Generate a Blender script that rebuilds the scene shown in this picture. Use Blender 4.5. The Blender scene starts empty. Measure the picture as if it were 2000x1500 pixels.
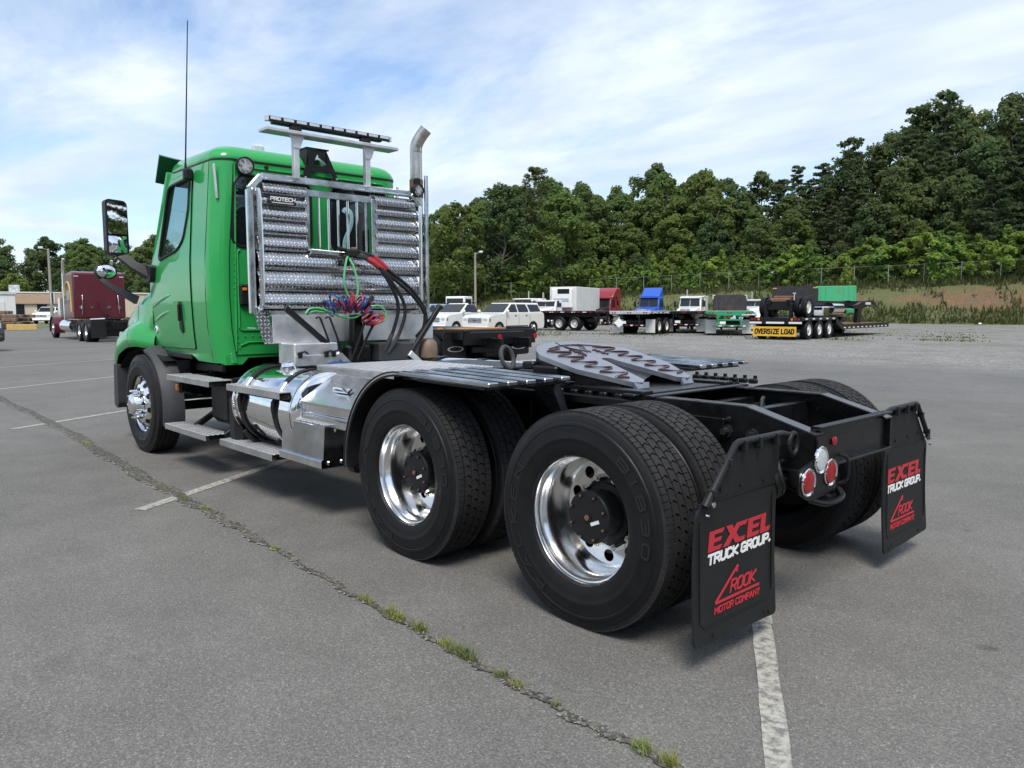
import bpy, bmesh, math, random
import numpy as np
from mathutils import Vector, Matrix
from mathutils.geometry import tessellate_polygon
rnd = random.Random(7)
PI = math.pi
SC = bpy.context.scene
COL = SC.collection
# ------------------------------------------------------------------ camera
YAW, PITCH, ROLL = -0.746745, 0.096013, -0.001669
CAM = Vector((-2.32889, 3.74083, 1.46150))
_f = Vector((math.cos(YAW)*math.cos(PITCH), math.sin(YAW)*math.cos(PITCH), -math.sin(PITCH)))
_r = _f.cross(Vector((0, 0, 1))).normalized(); _u = _r.cross(_f)
_x = _r*math.cos(ROLL) + _u*math.sin(ROLL); _y = -_r*math.sin(ROLL) + _u*math.cos(ROLL)
cam_data = bpy.data.cameras.new('camera'); cam = bpy.data.objects.new('camera', cam_data); COL.objects.link(cam)
M = Matrix((_x, _y, -_f)).transposed().to_4x4(); M.translation = CAM
cam.matrix_world = M
cam_data.sensor_width = 36; cam_data.lens = 36*1505.92/2000
cam_data.clip_start = 0.05; cam_data.clip_end = 3000
SC.camera = cam
# ------------------------------------------------------------------ sky and sun
SUN_EL, SUN_AZ = math.radians(56), math.radians(138)      # azimuth measured from +x towards +y: where the sun stands
world = bpy.data.worlds.new('World'); SC.world = world; world.use_nodes = True
nt = world.node_tree; nt.nodes.clear()
def nd(t, tree=None, **kw):
    n = (tree or nt).nodes.new(t)
    for k, v in kw.items(): setattr(n, k, v)
    return n
out = nd('ShaderNodeOutputWorld'); bg = nd('ShaderNodeBackground'); bg.inputs['Strength'].default_value = 0.115
sky = nd('ShaderNodeTexSky', sky_type='NISHITA', sun_disc=False, sun_elevation=SUN_EL, sun_rotation=PI/2 - SUN_AZ)
sky.air_density = 1.0; sky.dust_density = 0.6; sky.ozone_density = 1.6
tc = nd('ShaderNodeTexCoord'); sep = nd('ShaderNodeSeparateXYZ'); nt.links.new(tc.outputs['Generated'], sep.inputs[0])
zc = nd('ShaderNodeMath', operation='MAXIMUM'); nt.links.new(sep.outputs['Z'], zc.inputs[0]); zc.inputs[1].default_value = 0.0
za = nd('ShaderNodeMath', operation='ADD'); nt.links.new(zc.outputs[0], za.inputs[0]); za.inputs[1].default_value = 0.11
comb = nd('ShaderNodeCombineXYZ')
for i, ax in enumerate('XY'):
    d = nd('ShaderNodeMath', operation='DIVIDE'); nt.links.new(sep.outputs[ax], d.inputs[0]); nt.links.new(za.outputs[0], d.inputs[1]); nt.links.new(d.outputs[0], comb.inputs[i])
mp = nd('ShaderNodeMapping'); nt.links.new(comb.outputs[0], mp.inputs[0])
mp.inputs['Rotation'].default_value = (0, 0, math.radians(60)); mp.inputs['Scale'].default_value = (0.55, 1.15, 1); mp.inputs['Location'].default_value = (3.4, 1.1, 0)
n1 = nd('ShaderNodeTexNoise'); n1.inputs['Scale'].default_value = 0.9; n1.inputs['Detail'].default_value = 9; n1.inputs['Roughness'].default_value = 0.6; n1.inputs['Distortion'].default_value = 0.7
nt.links.new(mp.outputs[0], n1.inputs['Vector'])
r1 = nd('ShaderNodeValToRGB'); nt.links.new(n1.outputs['Fac'], r1.inputs[0])
r1.color_ramp.elements[0].position = 0.36; r1.color_ramp.elements[0].color = (0.16, 0.16, 0.16, 1)
r1.color_ramp.elements[1].position = 0.585; r1.color_ramp.elements[1].color = (0.97, 0.97, 0.97, 1)
n2 = nd('ShaderNodeTexNoise'); n2.inputs['Scale'].default_value = 2.3; n2.inputs['Detail'].default_value = 6; nt.links.new(mp.outputs[0], n2.inputs['Vector'])
r2 = nd('ShaderNodeValToRGB'); nt.links.new(n2.outputs['Fac'], r2.inputs[0])
r2.color_ramp.elements[0].position = 0.35; r2.color_ramp.elements[0].color = (4.1, 4.75, 5.7, 1)
r2.color_ramp.elements[1].position = 0.70; r2.color_ramp.elements[1].color = (5.6, 6.1, 6.75, 1)
gm = nd('ShaderNodeMix', data_type='RGBA', blend_type='MULTIPLY'); gm.inputs['Factor'].default_value = 1.0
nt.links.new(sky.outputs[0], gm.inputs['A']); gm.inputs['B'].default_value = (0.90, 0.99, 1.10, 1)
mx = nd('ShaderNodeMix', data_type='RGBA'); nt.links.new(r1.outputs[0], mx.inputs['Factor']); nt.links.new(gm.outputs['Result'], mx.inputs['A']); nt.links.new(r2.outputs[0], mx.inputs['B'])
nt.links.new(mx.outputs['Result'], bg.inputs['Color']); nt.links.new(bg.outputs[0], out.inputs['Surface'])
sd = bpy.data.lights.new('sun', 'SUN'); sd.energy = 2.5; sd.angle = math.radians(22); sd.color = (1.0, 0.955, 0.89)
sun = bpy.data.objects.new('sun', sd); COL.objects.link(sun)
S = Vector((math.cos(SUN_EL)*math.cos(SUN_AZ), math.cos(SUN_EL)*math.sin(SUN_AZ), math.sin(SUN_EL)))
sun.rotation_euler = (-S).to_track_quat('-Z', 'Y').to_euler(); sun.location = (0, 0, 60)
SC.view_settings.view_transform = 'Standard'; SC.view_settings.look = 'None'; SC.view_settings.gamma = 1.0
SC.view_settings.exposure = 0.63; SC.view_settings.use_curve_mapping = False
SC.cycles.max_bounces = 6; SC.cycles.diffuse_bounces = 4; SC.cycles.glossy_bounces = 4; SC.cycles.transmission_bounces = 4; SC.cycles.transparent_max_bounces = 6
SC.cycles.caustics_reflective = False; SC.cycles.caustics_refractive = False
SC.cycles.use_denoising = True; SC.cycles.sample_clamp_direct = 5.0; SC.cycles.sample_clamp_indirect = 4.0

# ------------------------------------------------------------------ materials
class NT:
    """small node-tree writer"""
    def __init__(s, name):
        s.m = bpy.data.materials.new(name); s.m.use_nodes = True; s.t = s.m.node_tree; s.t.nodes.clear()
        s.o = s.t.nodes.new('ShaderNodeOutputMaterial'); s.b = s.t.nodes.new('ShaderNodeBsdfPrincipled'); s.l = s.t.links.new
        s.l(s.b.outputs[0], s.o.inputs[0]); s._tc = None
    def n(s, t, **kw):
        x = s.t.nodes.new(t)
        for k, v in kw.items(): setattr(x, k, v)
        return x
    def co(s, kind='Object'):
        if not s._tc: s._tc = s.n('ShaderNodeTexCoord')
        return s._tc.outputs[kind]
    def put(s, v, sock):
        if hasattr(v, 'is_linked') or hasattr(v, 'links'): s.l(v, sock)
        else: sock.default_value = v
    def math(s, op, a, b=0.0, c=None):
        x = s.n('ShaderNodeMath', operation=op); s.put(a, x.inputs[0]); s.put(b, x.inputs[1])
        if c is not None: s.put(c, x.inputs[2])
        return x.outputs[0]
    def noise(s, scale, detail=4, rough=0.55, vec=None, dist=0.0):
        x = s.n('ShaderNodeTexNoise'); x.inputs['Scale'].default_value = scale; x.inputs['Detail'].default_value = detail
        x.inputs['Roughness'].default_value = rough; x.inputs['Distortion'].default_value = dist
        s.l(vec if vec is not None else s.co(), x.inputs['Vector']); return x.outputs['Fac']
    def ramp(s, f, stops):
        x = s.n('ShaderNodeValToRGB'); s.l(f, x.inputs[0]); e = x.color_ramp.elements
        while len(e) < len(stops): e.new(0.5)
        for i, (p, c) in enumerate(stops):
            e[i].position = p; e[i].color = (c, c, c, 1) if isinstance(c, (int, float)) else (*c, 1)
        return x.outputs[0]
    def mix(s, f, a, b, mode='MIX'):
        x = s.n('ShaderNodeMix', data_type='RGBA', blend_type=mode); s.put(f, x.inputs['Factor'])
        for v, k in ((a, 'A'), (b, 'B')): s.put((*v, 1) if isinstance(v, tuple) and len(v) == 3 else v, x.inputs[k])
        return x.outputs['Result']
    def bump(s, h, strength=0.3, dist=0.01):
        x = s.n('ShaderNodeBump'); x.inputs['Strength'].default_value = strength; x.inputs['Distance'].default_value = dist
        s.l(h, x.inputs['Height']); s.l(x.outputs[0], s.b.inputs['Normal'])
    def set(s, **kw):
        for k, v in kw.items():
            k = {'col': 'Base Color', 'rough': 'Roughness', 'metal': 'Metallic', 'coat': 'Coat Weight', 'spec': 'Specular IOR Level', 'crough': 'Coat Roughness'}.get(k, k)
            s.put((*v, 1) if isinstance(v, tuple) and len(v) == 3 else v, s.b.inputs[k])
        return s
MATS = {}
def mat(name, col, rough=0.5, metal=0.0, var=0.0, vs=6.0, bump=0.0, bs=60.0, rvar=0.0, coat=0.0, dust=0.0, bd=0.004, spec=0.5):
    """plain paint / metal / rubber with colour grain, relief, uneven gloss and a thin layer of dust on upward faces"""
    t = NT(name); c = col
    if var or rvar:
        nz = t.noise(vs, 6, 0.62)
        if var: c = t.mix(1.0, (*col, 1), t.ramp(nz, [(0.25, 1 - var), (0.75, 1 + var)]), 'MULTIPLY')
        if rvar: t.set(rough=t.ramp(nz, [(0.3, max(0.02, rough - rvar)), (0.7, min(1, rough + rvar))]))
    if dust:
        g = t.n('ShaderNodeNewGeometry'); sp = t.n('ShaderNodeSeparateXYZ'); t.l(g.outputs['Normal'], sp.inputs[0])
        f = t.math('MULTIPLY', t.ramp(sp.outputs['Z'], [(0.3, 0.15), (1.0, 1.0)]), t.ramp(t.noise(9, 7, 0.7), [(0.35, 0.1), (0.75, 1.0)]))
        c = t.mix(t.math('MULTIPLY', f, dust), c if not isinstance(c, tuple) else (*c, 1), (0.16, 0.145, 0.125))
    if isinstance(c, tuple): t.set(col=c)
    else: t.l(c, t.b.inputs['Base Color'])
    if not rvar: t.set(rough=rough)
    t.set(metal=metal, coat=coat, spec=spec)
    if coat: t.set(crough=0.04)
    if bump: t.bump(t.noise(bs, 5, 0.6), bump, bd)
    MATS[name] = t.m
    return t.m
def tread_mat(name, ax, col, s=34.0, rough=0.22, dark=0.0, metal=1.0, bmp=.8):
    """diamond tread plate: raised lozenges in alternating directions; ax picks the two object axes of the plate"""
    t = NT(name); sp = t.n('ShaderNodeSeparateXYZ'); t.l(t.co(), sp.inputs[0])
    u = t.math('MULTIPLY', sp.outputs[ax[0]], s); v = t.math('MULTIPLY', sp.outputs[ax[1]], s)
    fu, fv = t.math('FLOOR', u), t.math('FLOOR', v)
    par = t.math('MULTIPLY_ADD', t.math('PINGPONG', t.math('ADD', fu, fv), 1.0), 2.0, -1.0)
    lu = t.math('SUBTRACT', t.math('SUBTRACT', u, fu), 0.5); lv = t.math('MULTIPLY', t.math('SUBTRACT', t.math('SUBTRACT', v, fv), 0.5), par)
    a = t.math('MULTIPLY', t.math('ADD', lu, lv), 1.35); b = t.math('MULTIPLY', t.math('SUBTRACT', lu, lv), 3.4)
    d = t.math('SQRT', t.math('ADD', t.math('MULTIPLY', a, a), t.math('MULTIPLY', b, b)))
    h = t.ramp(d, [(0.45, 1.0), (0.95, 0.0)])
    nz = t.noise(5, 6, 0.65)
    g = t.math('MULTIPLY', t.ramp(nz, [(0.3, 0.88), (0.7, 1.04)]), t.math('ADD', t.math('MULTIPLY', h, 0.45 + dark), 0.62 - dark))
    t.l(t.mix(1.0, (*col, 1), g, 'MULTIPLY'), t.b.inputs['Base Color'])
    t.set(metal=metal, rough=t.ramp(nz, [(0.3, rough - 0.07), (0.75, rough + 0.16)]))
    t.bump(h, bmp, 0.005); MATS[name] = t.m
    return t.m
def foliage(name, a, b, c):
    t = NT(name); oi = t.n('ShaderNodeObjectInfo'); g = t.n('ShaderNodeNewGeometry')
    k = t.mix(t.ramp(t.noise(0.9, 3, 0.5), [(0.35, 0), (0.65, 1)]), a, b)
    k = t.mix(t.math('MULTIPLY', g.outputs['Random Per Island'], 0.55), k, c)
    k = t.mix(1.0, k, t.ramp(oi.outputs['Random'], [(0.0, (0.62, 0.70, 0.72)), (0.35, (1.0, 0.94, 0.80)), (0.7, (0.80, 0.92, 0.86)), (1.0, (1.3, 1.2, 0.95))]), 'MULTIPLY')
    t.l(k, t.b.inputs['Base Color']); t.set(rough=0.6, spec=0.3)
    tr = t.n('ShaderNodeBsdfTranslucent'); t.l(k, tr.inputs[0]); ms = t.n('ShaderNodeMixShader'); ms.inputs[0].default_value = 0.55
    t.l(t.b.outputs[0], ms.inputs[1]); t.l(tr.outputs[0], ms.inputs[2]); t.l(ms.outputs[0], t.o.inputs[0]); MATS[name] = t.m
    return t.m
def glass_mat(name, tint, alpha=0.5, rough=0.02):
    """tinted window: clear reflections over a partly see-through dark pane"""
    t = NT(name); t.set(col=tint, rough=rough, spec=0.7)
    tr = t.n('ShaderNodeBsdfTransparent'); tr.inputs[0].default_value = (0.78, 0.9, 0.9, 1); ms = t.n('ShaderNodeMixShader'); ms.inputs[0].default_value = alpha
    t.l(tr.outputs[0], ms.inputs[1]); t.l(t.b.outputs[0], ms.inputs[2]); t.l(ms.outputs[0], t.o.inputs[0]); MATS[name] = t.m
    return t.m
GREEN = mat('green_paint', (0.024, 0.32, 0.074), 0.28, 0, 0.04, 3, coat=0.8, dust=0.03, spec=.2)
GREEN_DARK = mat('dark_green_visor', (0.012, 0.10, 0.035), 0.3, coat=0.6)
BLACK = mat('black_chassis_paint', (0.0055, 0.0055, 0.006), 0.32, 0, 0.3, 12, bump=0.12, bs=90, rvar=0.12, dust=0.012, spec=.32)
FLANGE = mat('worn_black_flange_paint', (0.016, 0.016, 0.018), 0.2, 0, 0.3, 18, rvar=0.08, dust=0.22)
PLASTIC = mat('black_plastic', (0.011, 0.011, 0.012), 0.48, 0, 0.2, 20, bump=0.15, bs=400, dust=0.025, bd=0.001, spec=.3)
GUARD = mat('grey_plastic_guard', (0.045, 0.047, 0.051), 0.55, 0, 0.15, 8, dust=0.12, spec=.3)
RUBBER = mat('tyre_rubber', (0.009, 0.009, 0.0095), 0.46, 0, 0.22, 9, bump=0.2, bs=140, rvar=0.12, dust=0.03, bd=0.002, spec=.22)
TREADR = mat('tyre_tread_rubber', (0.019, 0.019, 0.020), 0.78, 0, 0.3, 16, bump=0.3, bs=120, dust=0.2, bd=0.003, spec=.2)
LETTER = mat('raised_rubber_lettering', (0.016, 0.016, 0.0165), 0.5, spec=.3)
FLAP = mat('mud_flap_rubber', (0.0135, 0.0142, 0.0138), 0.6, 0, 0.25, 5, bump=0.15, bs=60, dust=0.03, spec=.25)
CHROME = mat('chrome', (0.88, 0.88, 0.88), 0.06, 1, 0.06, 9, rvar=0.035)
ALLOY = mat('polished_alloy', (0.86, 0.86, 0.85), 0.18, 1, 0.08, 5, rvar=0.07, bump=0.03, bs=30)
ALU = mat('aluminium', (0.78, 0.79, 0.80), 0.22, 1, 0.14, 5, rvar=0.10, bump=0.03, bs=14)
ALU_DULL = mat('dull_aluminium', (0.62, 0.63, 0.63), 0.52, 0.9, 0.2, 5, rvar=0.12)
BRUSHED = mat('brushed_sheet', (0.56, 0.57, 0.58), 0.2, 1, 0.25, 4, rvar=0.1, bump=0.05, bs=20)
STEEL = mat('stained_exhaust_steel', (0.56, 0.53, 0.47), 0.28, 1, 0.25, 7, rvar=0.12)
TREAD_XY = tread_mat('tread_plate_flat', (0, 1), (0.90, 0.90, 0.90), 23, 0.42, 0.24, .35)
TREAD_YZ = tread_mat('tread_plate_upright', (1, 2), (0.93, 0.93, 0.94), 31, 0.20, 0.12, 1.0, .42)
GLASS = glass_mat('side_glass', (0.06, 0.08, 0.08), 0.18)
DARKGLASS = glass_mat('dark_rear_glass', (0.006, 0.008, 0.010), 0.93)
FARGLASS = mat('far_window_glass', (0.012, 0.016, 0.018), 0.06)
RED = mat('red_lens', (0.27, 0.006, 0.011), 0.25, 0, 0.25, 60)
CLEAR = mat('clear_lens', (0.62, 0.64, 0.66), 0.18, 0.3, 0.3, 70)
AMBER = mat('amber_lens', (0.75, 0.20, 0.015), 0.3)
REDPRINT = mat('red_print', (0.46, 0.022, 0.035), 0.55)
WHITEPRINT = mat('white_print', (0.75, 0.75, 0.74), 0.55)
WHITE = mat('white_paint', (0.74, 0.74, 0.72), 0.3, 0, 0.05, 4, coat=0.5)
HOSE_RED = mat('red_air_line', (0.30, 0.014, 0.022), 0.4)
HOSE_BLUE = mat('blue_air_line', (0.012, 0.055, 0.20), 0.4)
HOSE_GREEN = mat('green_cable', (0.10, 0.42, 0.16), 0.45)
GREASE = mat('old_red_grease', (0.040, 0.008, 0.008), 0.22, 0, 0.4, 40)
PLATE = mat('fifth_wheel_steel', (0.30, 0.31, 0.345), 0.34, 0.75, 0.16, 7, rvar=0.10)
RUST = mat('rusty_steel', (0.20, 0.10, 0.055), 0.75, 0.2, 0.4, 12)
TAN = mat('tan_leather', (0.17, 0.12, 0.085), 0.6, 0, 0.25, 14)
INTERIOR = mat('cab_interior', (0.24, 0.25, 0.26), 0.8)
CYAN = mat('pale_cyan_strap', (0.35, 0.62, 0.66), 0.6)
MIRRORG = mat('mirror_glass', (0.85, 0.87, 0.88), 0.015, 1)

# ------------------------------------------------------------------ mesh builder
def vx(*a): return Vector(a)
class MB:
    def __init__(s): s.v = []; s.f = []
    def add(s, vs, fs):
        o = len(s.v); s.v.extend(Vector(p) for p in vs); s.f.extend(tuple(o + i for i in q) for q in fs); return s
    def convex(s, vs, fs):
        vs = [Vector(p) for p in vs]; c = sum(vs, Vector())/len(vs); g = []
        for q in fs:
            n = Vector()
            for i in range(len(q)):
                a, b = vs[q[i]], vs[q[(i + 1) % len(q)]]; n += (a - c).cross(b - c)
            m = sum((vs[i] for i in q), Vector())/len(q)
            g.append(q if n.dot(m - c) > 0 else q[::-1])
        return s.add(vs, g)
    def box(s, c, d, b=0.0, R=None):
        c = Vector(c); h = [x/2 for x in d]; b = min(b, min(h)*0.8)
        if b <= 0:
            vs = [Vector((sx*h[0], sy*h[1], sz*h[2])) for sx in (-1, 1) for sy in (-1, 1) for sz in (-1, 1)]
            fs = [(0, 1, 3, 2), (4, 5, 7, 6), (0, 1, 5, 4), (2, 3, 7, 6), (0, 2, 6, 4), (1, 3, 7, 5)]
        else:
            vs = []; ix = {}
            for sg in [(a, e, g) for a in (-1, 1) for e in (-1, 1) for g in (-1, 1)]:
                for ax in range(3):
                    ix[sg, ax] = len(vs); vs.append(Vector([sg[i]*(h[i] if i == ax else h[i] - b) for i in range(3)]))
            fs = []
            for ax in range(3):
                o1, o2 = [i for i in range(3) if i != ax]
                for sg in (-1, 1):
                    q = []
                    for a, e in ((-1, -1), (1, -1), (1, 1), (-1, 1)):
                        k = [0]*3; k[ax] = sg; k[o1] = a; k[o2] = e; q.append(ix[tuple(k), ax])
                    fs.append(tuple(q))
                for a in (-1, 1):
                    for e in (-1, 1):
                        k1 = [0]*3; k2 = [0]*3; k1[o1] = k2[o1] = a; k1[o2] = k2[o2] = e; k1[ax] = -1; k2[ax] = 1
                        fs.append((ix[tuple(k1), o1], ix[tuple(k1), o2], ix[tuple(k2), o2], ix[tuple(k2), o1]))
            for sg in [(a, e, g) for a in (-1, 1) for e in (-1, 1) for g in (-1, 1)]: fs.append(tuple(ix[sg, ax] for ax in range(3)))
        if R is not None: vs = [R @ p for p in vs]
        return s.convex([p + c for p in vs], fs)
    def beam(s, p0, p1, w, h, b=0.0, up=(0, 0, 1)):
        p0, p1 = Vector(p0), Vector(p1); d = p1 - p0; L = d.length; d.normalize(); u = Vector(up)
        sd = u.cross(d)
        if sd.length < 1e-4: sd = Vector((0, 1, 0)).cross(d)
        sd.normalize(); u = d.cross(sd)
        return s.box((p0 + p1)/2, (L, w, h), b, Matrix((d, sd, u)).transposed())
    def rings(s, rs, closed=True, cap0=False, cap1=False):
        o = len(s.v); n = len(rs[0])
        for r in rs: s.v.extend(Vector(p) for p in r)
        for i in range(len(rs) - 1):
            for j in range(n if closed else n - 1):
                a = o + i*n + j; b = o + i*n + (j + 1) % n; s.f.append((a, b, b + n, a + n))
        if cap0: s.f.append(tuple(o + j for j in range(n - 1, -1, -1)))
        if cap1: s.f.append(tuple(o + (len(rs) - 1)*n + j for j in range(n)))
        return s
    def tube(s, path, r, n=8, cap=True):
        P = [Vector(p) for p in path]; rr = r if isinstance(r, (list, tuple)) else [r]*len(P); rs = []; a = None
        for i, p in enumerate(P):
            t = (P[min(i + 1, len(P) - 1)] - P[max(i - 1, 0)]).normalized()
            if a is None: a = t.orthogonal().normalized()
            a = (a - t*a.dot(t)); a = a.normalized() if a.length > 1e-6 else t.orthogonal().normalized(); b = t.cross(a)
            rs.append([p + (a*math.cos(2*PI*k/n) + b*math.sin(2*PI*k/n))*rr[i] for k in range(n)])
        return s.rings(rs, True, cap, cap)
    def cyl(s, p0, p1, r0, r1=None, n=16, cap=True): return s.tube([p0, p1], [r0, r0 if r1 is None else r1], n, cap)
    def lathe(s, prof, o=(0, 0, 0), ax='y', n=32, cap0=False, cap1=False):
        """prof: (radius, height along the axis)"""
        o = Vector(o); rs = []
        for r, h in prof:
            ring = []
            for k in range(n):
                c, d = r*math.cos(2*PI*k/n), r*math.sin(2*PI*k/n)
                ring.append(o + {'y': Vector((c, h, -d)), 'z': Vector((c, d, h)), 'x': Vector((h, c, d))}[ax])
            rs.append(ring)
        return s.rings(rs, True, cap0, cap1)
    def prism(s, poly, fn, a, b, holes=()):
        """extrude the 2-D polygon between depths a and b; fn(u, v, w) places a point"""
        loops = [list(poly)] + [list(h) for h in holes]
        tri = tessellate_polygon([[Vector((u, v, 0)) for u, v in l] for l in loops]); pts = [p for l in loops for p in l]; n = len(pts); o = len(s.v)
        ar = sum(poly[i][0]*poly[(i + 1) % len(poly)][1] - poly[(i + 1) % len(poly)][0]*poly[i][1] for i in range(len(poly)))
        A, B, Cc = fn(0, 0, 0), fn(1, 0, 0), fn(0, 1, 0); W = fn(0, 0, 1) - A; flip = ((B - A).cross(Cc - A).dot(W) > 0) != (b > a)
        for w in (a, b): s.v.extend(fn(u, v, w) for u, v in pts)
        for t in tri:
            x, y, z = (pts[i] for i in t); ccw = (y[0]-x[0])*(z[1]-x[1]) - (y[1]-x[1])*(z[0]-x[0]) > 0
            t = t if ccw else t[::-1]
            top = t if not flip else t[::-1]
            s.f.append(tuple(o + n + i for i in top)); s.f.append(tuple(o + i for i in top[::-1]))
        k = 0
        for li, l in enumerate(loops):
            m = len(l); la = sum(l[i][0]*l[(i + 1) % m][1] - l[(i + 1) % m][0]*l[i][1] for i in range(m))
            inv = ((la < 0) != (li > 0)) != flip
            for i in range(m):
                p, q = o + k + i, o + k + (i + 1) % m
                f = (p, q, q + n, p + n); s.f.append(f[::-1] if inv else f)
            k += m
        return s
    def quad(s, a, b, c, d): return s.add([a, b, c, d], [(0, 1, 2, 3)])
    def mirror_y(s):
        n = len(s.v); s.v.extend(Vector((p.x, -p.y, p.z)) for p in s.v[:n]); s.f.extend(tuple(i + n for i in q[::-1]) for q in s.f[:]); return s
    def mesh(s, name, m, ang=35):
        me = bpy.data.meshes.new(name); me.from_pydata([tuple(p) for p in s.v], [], s.f)
        me.polygons.foreach_set('use_smooth', [True]*len(me.polygons)); me.update()
        try: me.set_sharp_from_angle(angle=math.radians(ang))
        except Exception: pass
        me.materials.append(m); return me
    def build(s, name, m, parent=None, loc=None, label=None, ang=35, kind=None):
        o = bpy.data.objects.new(name, s.mesh(name, m, ang)); COL.objects.link(o)
        if parent: o.parent = parent
        if loc: o.location = loc
        if label: o['label'] = label
        if kind: o['kind'] = kind
        return o
def XZ(u, v, w): return Vector((u, w, v))
def YZ(u, v, w): return Vector((w, u, v))
def XY(u, v, w): return Vector((u, v, w))
def rrect(x0, y0, x1, y1, r, n=4):
    p = []
    for cx, cy, a in ((x1 - r, y1 - r, 0), (x0 + r, y1 - r, 90), (x0 + r, y0 + r, 180), (x1 - r, y0 + r, 270)):
        for k in range(n + 1):
            t = math.radians(a + 90*k/n); p.append((cx + r*math.cos(t), cy + r*math.sin(t)))
    return p
def rpoly(pts, r, n=4):
    """round the corners of a polygon"""
    o = []; m = len(pts); P = [Vector(p) for p in pts]
    for i in range(m):
        a, b, c = P[i - 1], P[i], P[(i + 1) % m]; u = (a - b); v = (c - b); rr = min(r, u.length*0.45, v.length*0.45)
        p, q = b + u.normalized()*rr, b + v.normalized()*rr
        for k in range(n + 1):
            t = k/n; o.append(tuple((1 - t)**2*p + 2*t*(1 - t)*b + t*t*q))
    return o
def circ(cx, cy, r, n=16): return [(cx + r*math.cos(2*PI*k/n), cy + r*math.sin(2*PI*k/n)) for k in range(n)]
def smooth(pts, n=6):
    """Catmull-Rom through the points"""
    P = [Vector(p) for p in pts]; o = []
    for i in range(len(P) - 1):
        p0, p1, p2, p3 = P[max(i - 1, 0)], P[i], P[i + 1], P[min(i + 2, len(P) - 1)]
        for k in range(n):
            t = k/n; o.append(0.5*((2*p1) + (p2 - p0)*t + (2*p0 - 5*p1 + 4*p2 - p3)*t*t + (-p0 + 3*p1 - 3*p2 + p3)*t**3))
    return o + [P[-1]]
def thing(name, label, cat, loc=(0, 0, 0), rz=0.0, group=None):
    o = bpy.data.objects.new(name, None); COL.objects.link(o); o.location = loc; o.rotation_euler = (0, 0, rz)
    o.empty_display_size = 0.1; o['label'] = label; o['category'] = cat
    if group: o['group'] = group
    return o
def tag(o, label, cat, group=None):
    o['label'] = label; o['category'] = cat
    if group: o['group'] = group
    return o
def inst(me, name, parent=None, loc=(0, 0, 0), rot=(0, 0, 0), sc=None):
    o = bpy.data.objects.new(name, me); COL.objects.link(o); o.location = loc; o.rotation_euler = rot
    if sc: o.scale = sc
    if parent: o.parent = parent
    return o
def copy_tree(o, parent=None):
    c = o.copy(); COL.objects.link(c); c.parent = parent
    for ch in o.children: copy_tree(ch, c)
    return c
# stroke lettering: every glyph is a few straight strokes on a unit grid
GL = {'A': ['0,0 .3,1 .6,0', '.12,.38 .48,.38'], 'B': ['0,0 0,1 .48,1 .6,.85 .6,.65 .5,.52 0,.52', '.5,.52 .62,.38 .62,.15 .5,0 0,0'], 'C': ['.6,.86 .46,1 .14,1 0,.86 0,.14 .14,0 .46,0 .6,.14'],
 'D': ['0,0 0,1 .4,1 .6,.8 .6,.2 .4,0 0,0'], 'E': ['.58,1 0,1 0,0 .58,0', '0,.52 .5,.52'], 'F': ['.58,1 0,1 0,0', '0,.52 .48,.52'], 'G': ['.6,.86 .46,1 .14,1 0,.86 0,.14 .14,0 .46,0 .6,.14 .6,.48 .34,.48'],
 'H': ['0,0 0,1', '.6,0 .6,1', '0,.5 .6,.5'], 'I': ['.15,0 .15,1'], 'K': ['0,0 0,1', '.58,1 .05,.46 .6,0'], 'L': ['0,1 0,0 .56,0'], 'M': ['0,0 0,1 .36,.4 .72,1 .72,0'], 'N': ['0,0 0,1 .6,0 .6,1'],
 'O': ['.14,0 0,.14 0,.86 .14,1 .46,1 .6,.86 .6,.14 .46,0 .14,0'], 'P': ['0,0 0,1 .48,1 .6,.86 .6,.58 .48,.45 0,.45'], 'R': ['0,0 0,1 .48,1 .6,.86 .6,.6 .48,.47 0,.47', '.3,.47 .6,0'],
 'S': ['.58,.86 .46,1 .14,1 0,.86 0,.64 .6,.4 .6,.14 .46,0 .14,0 0,.14'], 'T': ['0,1 .6,1', '.3,1 .3,0'], 'U': ['0,1 0,.14 .14,0 .46,0 .6,.14 .6,1'], 'V': ['0,1 .3,0 .6,1'], 'X': ['0,0 .6,1', '0,1 .6,0'],
 'Y': ['0,1 .3,.5 .6,1', '.3,.5 .3,0'], 'Z': ['0,1 .6,1 0,0 .6,0'], '8': ['.14,.53 .03,.66 .03,.88 .16,1 .44,1 .57,.88 .57,.66 .46,.53 .14,.53', '.14,.53 0,.4 0,.12 .14,0 .46,0 .6,.12 .6,.4 .46,.53'],
 '3': ['0,1 .46,1 .6,.86 .6,.65 .48,.52 .2,.52', '.48,.52 .6,.38 .6,.14 .46,0 0,0'], '0': ['.14,0 0,.14 0,.86 .14,1 .46,1 .6,.86 .6,.14 .46,0 .14,0'], '.': ['0,0 .08,.12'], ' ': []}
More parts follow.
